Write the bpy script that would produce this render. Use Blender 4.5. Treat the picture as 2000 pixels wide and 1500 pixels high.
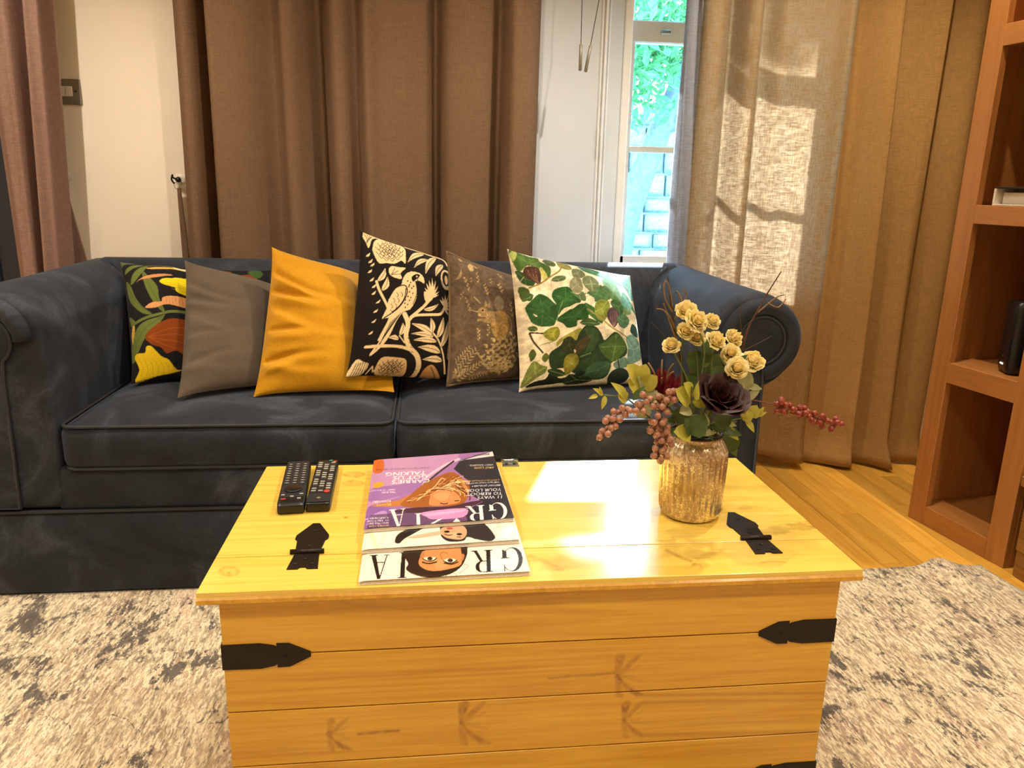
import bpy, bmesh, math, random
import numpy as np
from mathutils import Vector, Matrix, Quaternion
random.seed(7); RNG = np.random.default_rng(7)
S = bpy.context.scene; COL = S.collection
for o in list(bpy.data.objects): bpy.data.objects.remove(o)
PI = math.pi

# ------------------------------------------------------------------ camera, sky, sun, exposure
CAM = Vector((-.1747, -1.0140, 1.0248))
YAW, PITCH, ROLL, FPX = .1156, .2519, .0221, 1494.0
_f = Vector((math.sin(YAW)*math.cos(PITCH), math.cos(YAW)*math.cos(PITCH), -math.sin(PITCH)))
_r = Vector((math.cos(YAW), -math.sin(YAW), 0)); _u = _r.cross(_f)
_r2 = math.cos(ROLL)*_r + math.sin(ROLL)*_u; _u2 = -math.sin(ROLL)*_r + math.cos(ROLL)*_u
cam = bpy.data.cameras.new('camera'); cam.sensor_width = 36; cam.lens = FPX/2000*36; cam.clip_start = .02
co = bpy.data.objects.new('camera', cam); COL.objects.link(co)
co.matrix_world = Matrix(((_r2.x,_u2.x,-_f.x,CAM.x),(_r2.y,_u2.y,-_f.y,CAM.y),(_r2.z,_u2.z,-_f.z,CAM.z),(0,0,0,1)))
S.camera = co
w = bpy.data.worlds.new('sky'); S.world = w; w.use_nodes = True
bg = w.node_tree.nodes['Background']; bg.inputs[0].default_value = (.36,.68,1.0,1); bg.inputs[1].default_value = 20.0
sun = bpy.data.lights.new('sun', 'SUN'); sun.energy = 40; sun.color = (.86,.94,1.0); sun.angle = .012
so = bpy.data.objects.new('sun', sun); COL.objects.link(so)
SUN_TO = Vector((.33,.94,.60)); so.rotation_euler = SUN_TO.to_track_quat('Z','Y').to_euler(); so.location = (3,8,6)
S.view_settings.view_transform = 'Standard'; S.view_settings.look = 'None'
S.view_settings.gamma = 1; S.view_settings.use_curve_mapping = False; S.view_settings.exposure = 0.0
SPOT_W = 61; SPOT_COL = (1.0,.86,.67)

# ------------------------------------------------------------------ helpers
def lin(c): c = np.asarray(c, float); return np.where(c <= .04045, c/12.92, ((c+.055)/1.055)**2.4)
def hexc(h): h = h.lstrip('#'); return np.array([int(h[i:i+2],16)/255 for i in (0,2,4)])
def L(h): return (*[float(v) for v in lin(hexc(h))], 1)
ORG = {}
def tag(o, label=None, cat=None, group=None, kind=None):
    if label: o['label'] = label
    if cat: o['category'] = cat
    if group: o['group'] = group
    if kind: o['kind'] = kind
    return o
def thing(name, loc, label, cat, group=None):
    o = bpy.data.objects.new(name, None); o.empty_display_size = .05; COL.objects.link(o)
    o.location = loc; ORG[o] = Vector(loc); return tag(o, label, cat, group)
def mesh_data(name, VF, mat=None, smooth=False, cols=None):
    V, F = VF
    me = bpy.data.meshes.new(name); V = np.asarray(V, float)
    me.from_pydata(V.tolist() if len(V) < 1 else [tuple(v) for v in V], [], F)
    if mat: me.materials.append(mat)
    if smooth: me.polygons.foreach_set('use_smooth', [True]*len(me.polygons))
    if cols is not None:
        a = me.color_attributes.new('print', 'FLOAT_COLOR', 'POINT')
        c = np.ones((len(V),4), np.float32); c[:,:cols.shape[1]] = cols; a.data.foreach_set('color', c.ravel())
    me.update(); return me
def mk(name, VF, mat, parent=None, smooth=False, cols=None, sharp=None):
    """one mesh object; verts are given in world space, origin goes to the base of a top-level mesh"""
    V = np.asarray(VF[0], float)
    if parent is not None: org = ORG[parent]
    else:
        lo, hi = V.min(0), V.max(0); org = Vector(((lo[0]+hi[0])/2, (lo[1]+hi[1])/2, lo[2]))
    me = mesh_data(name, (V-np.array(org), VF[1]), mat, smooth, cols)
    if sharp: me.set_sharp_from_angle(angle=math.radians(sharp))
    o = bpy.data.objects.new(name, me); COL.objects.link(o)
    if parent is not None: o.parent = parent
    else: o.location = org
    ORG[o] = Vector(org); return o
def inst(name, me, loc, parent=None, rot=None, scale=None):
    o = bpy.data.objects.new(name, me); COL.objects.link(o); loc = Vector(loc)
    if parent is not None: o.parent = parent; o.location = loc-ORG[parent]
    else: o.location = loc
    if rot is not None:
        if isinstance(rot, Quaternion): o.rotation_mode = 'QUATERNION'; o.rotation_quaternion = rot
        else: o.rotation_euler = rot
    if scale is not None: o.scale = (scale,)*3 if np.isscalar(scale) else scale
    ORG[o] = loc; return o
def cat(*vfs):
    V, F, n = [], [], 0
    for v, f in vfs:
        V.append(np.asarray(v, float)); F += [tuple(i+n for i in q) for q in f]; n += len(v)
    return np.concatenate(V), F
def bm_out(bm):
    bm.verts.index_update()
    V = np.array([v.co[:] for v in bm.verts]); F = [tuple(v.index for v in f.verts) for f in bm.faces]; bm.free(); return V, F
def box(x0,x1,y0,y1,z0,z1, bev=0, seg=1):
    bm = bmesh.new(); bmesh.ops.create_cube(bm, size=1)
    for v in bm.verts: v.co = Vector(((x0+x1)/2+v.co.x*(x1-x0), (y0+y1)/2+v.co.y*(y1-y0), (z0+z1)/2+v.co.z*(z1-z0)))
    if bev: bmesh.ops.bevel(bm, geom=list(bm.edges), offset=bev, segments=seg, affect='EDGES', profile=.5)
    return bm_out(bm)
def rot_z(VF, a, c=(0,0)):
    V = np.array(VF[0], float); x, y = V[:,0]-c[0], V[:,1]-c[1]; ca, sa = math.cos(a), math.sin(a)
    V[:,0] = c[0]+x*ca-y*sa; V[:,1] = c[1]+x*sa+y*ca; return V, VF[1]
def xf(VF, m):
    m = np.array(m); V = np.asarray(VF[0], float); return V@m[:3,:3].T+m[:3,3], VF[1]
def prism(poly, z0, z1, frame=None, bev=0):
    """polygon in 2-D extruded; frame=(origin, ex, ey, ez)"""
    bm = bmesh.new(); n = len(poly)
    b = [bm.verts.new((p[0],p[1],z0)) for p in poly]; t = [bm.verts.new((p[0],p[1],z1)) for p in poly]
    bm.faces.new(b[::-1]); top = bm.faces.new(t)
    for i in range(n): bm.faces.new((b[i], b[(i+1)%n], t[(i+1)%n], t[i]))
    bmesh.ops.recalc_face_normals(bm, faces=list(bm.faces))
    if bev: bmesh.ops.bevel(bm, geom=list(top.edges), offset=bev, segments=2, affect='EDGES', profile=.5)
    V, F = bm_out(bm)
    if frame is not None:
        o, ex, ey, ez = [np.array(a, float) for a in frame]
        V = o + V[:,:1]*ex + V[:,1:2]*ey + V[:,2:3]*ez
        if np.dot(np.cross(ex,ey),ez) < 0: F = [q[::-1] for q in F]
    return V, F
def grid_faces(nu, nv, off=0, flip=False, wrap=False):
    F = []
    for j in range(nv-1):
        for i in range(nu if wrap else nu-1):
            a, b = off+j*nu+i, off+j*nu+(i+1)%nu; q = (a, b, b+nu, a+nu)
            F.append(q[::-1] if flip else q)
    return F
def rbox(c, s, r, n=8, fn=None):
    """box with rounded edges as six grids, welded by bmesh; fn may move the points"""
    bm = bmesh.new(); bmesh.ops.create_cube(bm, size=2)
    bmesh.ops.subdivide_edges(bm, edges=list(bm.edges), cuts=n, use_grid_fill=True)
    V = np.array([v.co[:] for v in bm.verts]); h = np.array(s)/2; r = min(r, h.min()*.999)
    # bunch the grid towards the edges so the rounding has points to use
    W = np.sign(V)*np.abs(V)**.6*h; core = np.clip(W, -(h-r), h-r); d = W-core; ln = np.linalg.norm(d, axis=1, keepdims=True)
    P = core + np.where(ln > 1e-9, d/np.maximum(ln,1e-9)*r, 0)
    # points on flat faces keep the face plane
    for k in range(3):
        m = np.abs(np.abs(V[:,k])-1) < 1e-6; others = [i for i in range(3) if i != k]
        flat = m & (np.abs(d[:,others]).max(1) < 1e-9); P[flat,k] = np.sign(V[flat,k])*h[k]
    if fn is not None: P = fn(P, h)
    F = [tuple(v.index for v in f.verts) for f in bm.faces]; bm.free()
    return P+np.array(c), F
def tube(pts, r, n=8, closed=False):
    P = [Vector(p) for p in pts]; m = len(P); rr = [r]*m if np.isscalar(r) else list(r); V = []; up = None
    for i in range(m):
        if closed: t = (P[(i+1)%m]-P[i-1]).normalized()
        else: t = (P[min(i+1,m-1)]-P[max(i-1,0)]).normalized()
        if up is None: up = t.orthogonal().normalized()
        up = (up-t*up.dot(t)).normalized(); s = t.cross(up)
        for k in range(n):
            a = 2*PI*k/n; V.append(P[i]+(up*math.cos(a)+s*math.sin(a))*rr[i])
    F = []
    for i in range(m if closed else m-1):
        for k in range(n):
            j = (i+1)%m; F.append((i*n+k, i*n+(k+1)%n, j*n+(k+1)%n, j*n+k))
    if not closed: F.append(tuple(range(n))[::-1]); F.append(tuple((m-1)*n+k for k in range(n)))
    return np.array([v[:] for v in V]), F
def spline(pts, n=8, closed=False):
    P = [np.array(p, float) for p in pts]; m = len(P); out = []
    for i in range(m if closed else m-1):
        if closed: a,b,c,d = P[i-1],P[i],P[(i+1)%m],P[(i+2)%m]
        else: a,b,c,d = P[max(i-1,0)],P[i],P[i+1],P[min(i+2,m-1)]
        for k in range(n):
            t = k/n; out.append(.5*((2*b)+(c-a)*t+(2*a-5*b+4*c-d)*t*t+(3*b-a-3*c+d)*t**3))
    if not closed: out.append(P[-1])
    return out
def lathe(prof, n, c=(0,0,0), mod=None):
    V = []
    for (r, z) in prof:
        for k in range(n):
            a = 2*PI*k/n; q = r*(mod(a,z) if mod else 1); V.append((c[0]+q*math.cos(a), c[1]+q*math.sin(a), c[2]+z))
    m = len(prof); F = grid_faces(n, m, wrap=True); F.append(tuple(range(n))[::-1])
    return np.array(V), F
def sphere(r, nu=10, nv=7):
    V = [(0,0,-r)]; F = []
    for j in range(1,nv):
        t = -PI/2+PI*j/nv
        for i in range(nu): a = 2*PI*i/nu; V.append((r*math.cos(t)*math.cos(a), r*math.cos(t)*math.sin(a), r*math.sin(t)))
    V.append((0,0,r)); last = len(V)-1
    for i in range(nu): F.append((0, 1+(i+1)%nu, 1+i)); F.append((last, last-nu+i, last-nu+(i+1)%nu))
    F += grid_faces(nu, nv-1, off=1, wrap=True)
    return np.array(V), F

# ------------------------------------------------------------------ materials
def new_mat(name):
    m = bpy.data.materials.new(name); m.use_nodes = True; nt = m.node_tree
    return m, nt, nt.nodes['Principled BSDF']
def N(nt, typ, **kw):
    n = nt.nodes.new(typ)
    for k, v in kw.items():
        if k.startswith('i_'): n.inputs[k[2:].replace('_',' ')].default_value = v
        else: setattr(n, k, v)
    return n
def obj_coord(nt, scale=(1,1,1), loc=(0,0,0)):
    t = N(nt, 'ShaderNodeTexCoord'); mp = N(nt, 'ShaderNodeMapping'); mp.inputs['Scale'].default_value = scale; mp.inputs['Location'].default_value = loc
    nt.links.new(t.outputs['Object'], mp.inputs[0]); return mp.outputs[0]
def noise(nt, vec, scale, detail=4, rough=.55, dist=0):
    n = N(nt, 'ShaderNodeTexNoise'); n.inputs['Scale'].default_value = scale; n.inputs['Detail'].default_value = detail
    n.inputs['Roughness'].default_value = rough; n.inputs['Distortion'].default_value = dist
    nt.links.new(vec, n.inputs['Vector']); return n.outputs['Fac']
def ramp(nt, fac, stops, interp='LINEAR'):
    r = N(nt, 'ShaderNodeValToRGB'); e = r.color_ramp.elements; r.color_ramp.interpolation = interp
    while len(e) > len(stops): e.remove(e[-1])
    while len(e) < len(stops): e.new(.5)
    for x, (p, c) in zip(e, stops): x.position = p; x.color = c if len(c) == 4 else (*c, 1)
    nt.links.new(fac, r.inputs[0]); return r.outputs[0]
def mix(nt, fac, a, b, typ='MIX'):
    m = N(nt, 'ShaderNodeMix', data_type='RGBA', blend_type=typ)
    for s, v in ((m.inputs[0],fac),(m.inputs[6],a),(m.inputs[7],b)):
        if hasattr(v, 'is_linked'): nt.links.new(v, s)
        else: s.default_value = v
    return m.outputs[2]
def maprange(nt, v, a, b, c, d):
    m = N(nt, 'ShaderNodeMapRange'); nt.links.new(v, m.inputs[0])
    for i, q in enumerate((a,b,c,d)): m.inputs[i+1].default_value = q
    return m.outputs[0]
def bump(nt, p, h, strength, dist=.002):
    b = N(nt, 'ShaderNodeBump'); b.inputs['Strength'].default_value = strength; b.inputs['Distance'].default_value = dist
    nt.links.new(h, b.inputs['Height']); nt.links.new(b.outputs[0], p.inputs['Normal'])
def setp(p, **kw):
    for k, v in kw.items(): p.inputs[k.replace('_',' ')].default_value = v
def plain(name, h, rough=.6, metal=0, var=.12, vscale=20, bmp=.0, bscale=200, **kw):
    m, nt, p = new_mat(name); v = obj_coord(nt); c = np.array(L(h)[:3])
    n = noise(nt, v, vscale); col = ramp(nt, n, [(.3, tuple(c*(1-var))),(.7, tuple(np.minimum(c*(1+var),1)))])
    nt.links.new(col, p.inputs['Base Color']); setp(p, Roughness=rough, Metallic=metal, **kw)
    if bmp: bump(nt, p, noise(nt, v, bscale), bmp)
    return m
def wood(name, dark, mid, light, axis=0, rough=.35, coat=0, fine=1.0, figure=False, fig_col='#7d3c0a', per_obj=.0):
    m, nt, p = new_mat(name); sc = [14*fine]*3; sc[axis] = 1.0*fine
    tc = N(nt,'ShaderNodeTexCoord'); add = N(nt,'ShaderNodeVectorMath', operation='ADD'); nt.links.new(tc.outputs['Object'], add.inputs[0])
    oi = N(nt,'ShaderNodeObjectInfo'); ml = N(nt,'ShaderNodeVectorMath', operation='SCALE'); nt.links.new(oi.outputs['Random'], ml.inputs['Scale']); ml.inputs[0].default_value = (7,5,9)
    nt.links.new(ml.outputs[0], add.inputs[1])
    mp = N(nt,'ShaderNodeMapping'); mp.inputs['Scale'].default_value = sc; nt.links.new(add.outputs[0], mp.inputs[0])
    a = noise(nt, mp.outputs[0], 2.2, 6, .6, .9)
    mp2 = N(nt,'ShaderNodeMapping'); mp2.inputs['Scale'].default_value = [s*6 if i != axis else s*2 for i, s in enumerate(sc)]; nt.links.new(add.outputs[0], mp2.inputs[0])
    b = noise(nt, mp2.outputs[0], 2.0, 3, .6)
    col = ramp(nt, a, [(.28, L(dark)),(.46, L(mid)),(.70, L(light))])
    col = mix(nt, .30, col, ramp(nt, b, [(.35, L(dark)),(.6, L(light))]), 'MIX')
    if per_obj:
        hs = N(nt,'ShaderNodeHueSaturation'); nt.links.new(col, hs.inputs['Color']); nt.links.new(maprange(nt, oi.outputs['Random'], 0,1,1-per_obj,1+per_obj), hs.inputs['Value']); col = hs.outputs[0]
    if figure:
        at = N(nt,'ShaderNodeAttribute', attribute_name='print'); sep = N(nt,'ShaderNodeSeparateColor'); nt.links.new(at.outputs['Color'], sep.inputs[0])
        k = N(nt,'ShaderNodeMath', operation='MULTIPLY', use_clamp=True); nt.links.new(sep.outputs[0], k.inputs[0]); nt.links.new(maprange(nt, b, .3,.65,.55,1.15), k.inputs[1])
        col = mix(nt, k.outputs[0], col, L(fig_col))
    nt.links.new(col, p.inputs['Base Color']); setp(p, Roughness=rough)
    if coat: setp(p, Coat_Weight=coat, Coat_Roughness=.12)
    bump(nt, p, a, .08, .001); return m
def fabric(name, h, h2=None, sheen=.3, rough=.9, weave=900, wb=.25, mott=8, printed=False, mottle_bump=0):
    m, nt, p = new_mat(name); v = obj_coord(nt)
    if printed:
        at = N(nt,'ShaderNodeAttribute', attribute_name='print'); col = at.outputs['Color']
    else: col = ramp(nt, noise(nt, v, mott, 5, .6), [(.3, L(h)),(.7, L(h2 or h))])
    n1 = noise(nt, obj_coord(nt, (1,1,.25)), weave, 1, .5); n2 = noise(nt, obj_coord(nt, (.25,.25,1)), weave, 1, .5)
    wv = N(nt,'ShaderNodeMath', operation='ADD'); nt.links.new(n1, wv.inputs[0]); nt.links.new(n2, wv.inputs[1])
    col = mix(nt, maprange(nt, wv.outputs[0], .8,1.2,.0,.22), col, (0,0,0,1))
    nt.links.new(col, p.inputs['Base Color']); setp(p, Roughness=rough, Sheen_Weight=sheen, Sheen_Roughness=.4, Specular_IOR_Level=.2)
    bump(nt, p, wv.outputs[0], wb, .001); return m
def velvet(name):
    m, nt, p = new_mat(name); v = obj_coord(nt)
    a = noise(nt, v, 5, 6, .65, 1.2); b = noise(nt, v, 160, 2, .5)
    col = ramp(nt, a, [(.32, L('#1f232b')),(.52, L('#2d333e')),(.70, L('#494f5c'))])
    col = mix(nt, maprange(nt, b, .35,.7,0,.35), col, L('#1c1d22'))
    nt.links.new(col, p.inputs['Base Color']); setp(p, Roughness=.75, Sheen_Weight=.55, Sheen_Roughness=.35, Specular_IOR_Level=.25)
    p.inputs['Sheen Tint'].default_value = L('#7f8ca6'); bump(nt, p, b, .15, .001); return m
def curtain_mat(name, h, h2, trans=.35):
    m, nt, p = new_mat(name); nt.nodes.remove(p); out = nt.nodes['Material Output']
    hw = noise(nt, obj_coord(nt, (.08,.08,1)), 420, 2, .6); vw = noise(nt, obj_coord(nt, (1,1,.08)), 420, 2, .6)
    wv = N(nt,'ShaderNodeMath', operation='ADD'); nt.links.new(hw, wv.inputs[0]); nt.links.new(vw, wv.inputs[1])
    big = noise(nt, obj_coord(nt, (1,1,.4)), 3, 3)
    col = mix(nt, maprange(nt, big, .3,.7,0,1), L(h), L(h2))
    col = mix(nt, maprange(nt, wv.outputs[0], .75,1.25,.0,.45), col, tuple(x*.45 for x in L(h)[:3])+(1,))
    d = N(nt,'ShaderNodeBsdfDiffuse'); t = N(nt,'ShaderNodeBsdfTranslucent'); mx = N(nt,'ShaderNodeMixShader')
    nt.links.new(col, d.inputs[0]); nt.links.new(mix(nt, .38, col, (.86,.84,.80,1)), t.inputs[0])
    nt.links.new(maprange(nt, wv.outputs[0], .8,1.2,trans*1.5,trans*.5), mx.inputs[0])
    b = N(nt,'ShaderNodeBump'); b.inputs['Strength'].default_value = .35; b.inputs['Distance'].default_value = .002
    cr = noise(nt, obj_coord(nt), 22, 4, .6, 1.5)
    ad = N(nt,'ShaderNodeMath', operation='ADD'); nt.links.new(wv.outputs[0], ad.inputs[0]); nt.links.new(cr, ad.inputs[1])
    nt.links.new(ad.outputs[0], b.inputs['Height']); nt.links.new(b.outputs[0], d.inputs['Normal'])
    nt.links.new(d.outputs[0], mx.inputs[1]); nt.links.new(t.outputs[0], mx.inputs[2]); nt.links.new(mx.outputs[0], out.inputs[0]); return m
def pane_mat():
    m, nt, p = new_mat('window_glass'); nt.nodes.remove(p); out = nt.nodes['Material Output']
    t = N(nt,'ShaderNodeBsdfTransparent'); t.inputs[0].default_value = (.93,.98,1,1); g = N(nt,'ShaderNodeBsdfGlossy'); g.inputs['Roughness'].default_value = .02
    fr = N(nt,'ShaderNodeFresnel'); fr.inputs[0].default_value = 1.45; mx = N(nt,'ShaderNodeMixShader')
    nt.links.new(fr.outputs[0], mx.inputs[0]); nt.links.new(t.outputs[0], mx.inputs[1]); nt.links.new(g.outputs[0], mx.inputs[2]); nt.links.new(mx.outputs[0], out.inputs[0]); return m
def emit(name, h, s):
    m, nt, p = new_mat(name); setp(p, Emission_Strength=s); p.inputs['Emission Color'].default_value = L(h); p.inputs['Base Color'].default_value = L(h); return m
def rug_mat():
    m, nt, p = new_mat('rug_pile')
    v = obj_coord(nt, (1,.35,1)); fine = noise(nt, obj_coord(nt, (1,.25,1)), 170, 3, .65); st = noise(nt, obj_coord(nt, (1,.16,1)), 60, 4, .7)
    base = ramp(nt, noise(nt, v, 8, 5, .65), [(.30, L('#b89a8c')),(.43, L('#c6ae92')),(.55, L('#dfcfae')),(.66, L('#dcb8a4')),(.76, L('#b8a68e'))])
    base = mix(nt, maprange(nt, st, .40,.60,.0,.75), base, L('#8a7c6c'))
    base = mix(nt, maprange(nt, fine, .44,.58,.0,.85), base, L('#f6ecce'))
    fine2 = noise(nt, obj_coord(nt, (1,.3,1), (5,2,0)), 210, 2, .7)
    base = mix(nt, maprange(nt, fine2, .56,.66,.0,.55), base, L('#675e58'))
    blot = noise(nt, obj_coord(nt, (1,.8,1), (3.1,1.7,0)), 6.5, 5, .62, .6); brk = noise(nt, obj_coord(nt, (1,.35,1)), 85, 4, .8)
    s = N(nt,'ShaderNodeMath', operation='MULTIPLY_ADD'); nt.links.new(brk, s.inputs[0]); s.inputs[1].default_value = .75; nt.links.new(blot, s.inputs[2])
    base = mix(nt, maprange(nt, s.outputs[0], .950,1.0,0,.88), base, L('#4b474a'))
    vo = N(nt,'ShaderNodeTexVoronoi', feature='DISTANCE_TO_EDGE'); vo.inputs['Scale'].default_value = 5
    wob = N(nt,'ShaderNodeVectorMath', operation='ADD'); c = N(nt,'ShaderNodeTexNoise'); c.inputs['Scale'].default_value = 14; vv = obj_coord(nt, (1,.75,1)); nt.links.new(vv, c.inputs['Vector'])
    sc = N(nt,'ShaderNodeVectorMath', operation='SCALE'); nt.links.new(c.outputs['Color'], sc.inputs[0]); sc.inputs['Scale'].default_value = .22
    nt.links.new(vv, wob.inputs[0]); nt.links.new(sc.outputs[0], wob.inputs[1]); nt.links.new(wob.outputs[0], vo.inputs['Vector'])
    ln = N(nt,'ShaderNodeMath', operation='MULTIPLY'); nt.links.new(maprange(nt, vo.outputs['Distance'], .008,.022,.9,0), ln.inputs[0]); nt.links.new(maprange(nt, brk, .48,.56,0,1), ln.inputs[1])
    base = mix(nt, ln.outputs[0], base, L('#57504e'))
    nt.links.new(base, p.inputs['Base Color']); setp(p, Roughness=.95, Specular_IOR_Level=.1, Sheen_Weight=.2); bump(nt, p, fine, .6, .004); return m
def vase_mat():
    m, nt, p = new_mat('amber_mercury_glass'); v = obj_coord(nt)
    sp = noise(nt, v, 260, 3, .7); big = noise(nt, v, 16, 3)
    ad = N(nt,'ShaderNodeMath', operation='MULTIPLY_ADD'); nt.links.new(big, ad.inputs[0]); ad.inputs[1].default_value = .9; nt.links.new(sp, ad.inputs[2])
    f = maprange(nt, ad.outputs[0], .82,1.12,0,1)
    nt.links.new(mix(nt, f, L('#a5855a'), L('#f4e6c4')), p.inputs['Base Color']); nt.links.new(maprange(nt, f, 0,1,.35,.95), p.inputs['Metallic'])
    nt.links.new(maprange(nt, f, 0,1,.16,.32), p.inputs['Roughness']); setp(p, Coat_Weight=.6, Coat_Roughness=.05); bump(nt, p, sp, .2, .001); return m
def leaf_mat(name, h, h2, rough=.5, trans=.25):
    m, nt, p = new_mat(name); col = ramp(nt, noise(nt, obj_coord(nt), 60, 3), [(.35, L(h)),(.65, L(h2))]); nt.links.new(col, p.inputs['Base Color']); setp(p, Roughness=rough)
    t = N(nt,'ShaderNodeBsdfTranslucent'); nt.links.new(col, t.inputs[0]); mx = N(nt,'ShaderNodeMixShader'); mx.inputs[0].default_value = trans
    out = nt.nodes['Material Output']; nt.links.new(p.outputs[0], mx.inputs[1]); nt.links.new(t.outputs[0], mx.inputs[2]); nt.links.new(mx.outputs[0], out.inputs[0]); return m

M = dict(
 wall=plain('wall_paint','#f6efe2',.7,var=.03,vscale=3,bmp=.05,bscale=60), ceil=plain('ceiling_paint','#f2ece0',.8,var=.02),
 trim=plain('white_gloss_trim','#f5f8fc',.35,var=.03), plaster=plain('reveal_paint','#dde6f2',.45,var=.03,vscale=5),  # cool tint of the white reveal paint stands in for blue daylight
 navy=plain('navy_door','#232838',.5,var=.1), oak=wood('oak_floor','#d08e32','#e8ac40','#f4c258',1,.28,.35,per_obj=.22), joint=plain('floor_joint','#5a2f0c',.8),
 pine=wood('pine','#ba8016','#d29c26','#e0b03a',0,.32,.35,figure=True), pine_side=wood('pine_side','#ba8016','#d29c26','#e0b03a',1,.35,.2),  # front and sides darker than the lid: weaker light on upright faces painted in
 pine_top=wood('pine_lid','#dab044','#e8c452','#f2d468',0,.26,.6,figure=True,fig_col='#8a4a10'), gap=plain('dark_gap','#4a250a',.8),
 iron=plain('black_iron','#231a12',.42,.5,var=.15,bmp=.1), steel=plain('steel','#b9c2c8',.22,1.0,var=.04), velvet=velvet('navy_velvet'),
 seam=plain('velvet_piping','#2b2e36',.7,var=.1), rug=rug_mat(), vase=vase_mat(), glass=pane_mat(),
 cur_l=curtain_mat('taupe_linen','#a4857a','#b39488',.12), cur_m=curtain_mat('brown_linen','#967a62','#886c55',.14), cur_r=curtain_mat('tan_linen','#b8935c','#c29d68',.45), cur_r2=curtain_mat('ochre_linen','#bb925a','#b0864e',.10),
 hem=curtain_mat('window_lit_lining','#a9a9b4','#b6b2b4',.4),  # curtain edge: window light is painted into its pale bluish colour
 grey=fabric('grey_linen','#5d5145','#675b4e',.2), yellow=fabric('mustard_velvet','#c58a0a','#d29a18',.35,.8,wb=.1), printed=fabric('printed_cotton','#000000',printed=True,sheen=.1,wb=.12),
 pipe_brown=fabric('brown_piping','#7a6347'), cover=None, paper=plain('page_edges','#e2d8c8',.7,var=.1,vscale=300),
 beech=wood('cherry_veneer','#966030','#a66c36','#b2783e',2,.4,.15), beech_h=wood('cherry_veneer_shelf','#966030','#a66c36','#b2783e',1,.4,.15), beech_back=wood('cherry_back','#7a4418','#864c1c','#905622',2,.5),
 rustic=wood('rustic_wood','#6b4014','#875a20','#a27430',1,.55), black=plain('black_plastic','#101012',.35,var=.1), black2=plain('black_rubber','#1b1b1d',.55), key=plain('key_print','#aaaaa4',.5), red=plain('red_key','#c0392f',.45), keyg=plain('green_key','#3f8f7a',.5), keyb=plain('dark_key','#2a2a2d',.5),
 pewter=plain('pewter_plate','#8a8478',.4,.2,var=.08), white=plain('white_plastic','#e9e3d8',.4), binder=plain('white_binder','#d8cfc0',.5), led=emit('white_led','#ffffff',6),
 twig=plain('twig_bark','#4a3020',.8,var=.4,vscale=200), curl=plain('curly_stem','#7f6238',.7,var=.3,vscale=100), stem=plain('green_stem','#5b6434',.6,var=.2), cream=leaf_mat('cream_petal','#f0dc86','#f7ecbc',.6,.3), creamin=leaf_mat('cream_heart','#e8c66a','#f0d486',.6,.25),
 darkrose=leaf_mat('black_rose_petal','#2a100d','#3b1915',.55,.05), redp=leaf_mat('red_petal','#5e1017','#8e2430',.5,.1), berry=plain('dusky_berry','#a8765f',.4,var=.3,vscale=60), berryr=plain('red_berry','#8a3524',.35,var=.3,vscale=60), berrystem=plain('berry_stem','#6b3a2c',.7),
 leafy=leaf_mat('yellow_green_leaf','#a6a23a','#c4bd54',.5,.25), leafg=leaf_mat('green_leaf','#3d5228','#566b36',.5,.2), leafp=leaf_mat('pale_leaf','#8f9468','#b3b284',.5,.2),
 stone=plain('garden_stone','#8f9aa0',.9,var=.3,vscale=6,bmp=.6,bscale=30), mortar=plain('mortar','#c9ced0',.95), foliage=leaf_mat('garden_leaf','#3f7a4c','#6aa868',.5,.4), bark=plain('tree_bark','#5d6470',.9,var=.3,vscale=30,bmp=.6,bscale=40), grass=plain('garden_ground','#5f9a80',.9,var=.3,vscale=10),
)
m, nt, p = new_mat('glossy_cover'); at = N(nt,'ShaderNodeAttribute', attribute_name='print'); nt.links.new(at.outputs['Color'], p.inputs['Base Color']); setp(p, Roughness=.28, Coat_Weight=.3); M['cover'] = m

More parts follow.
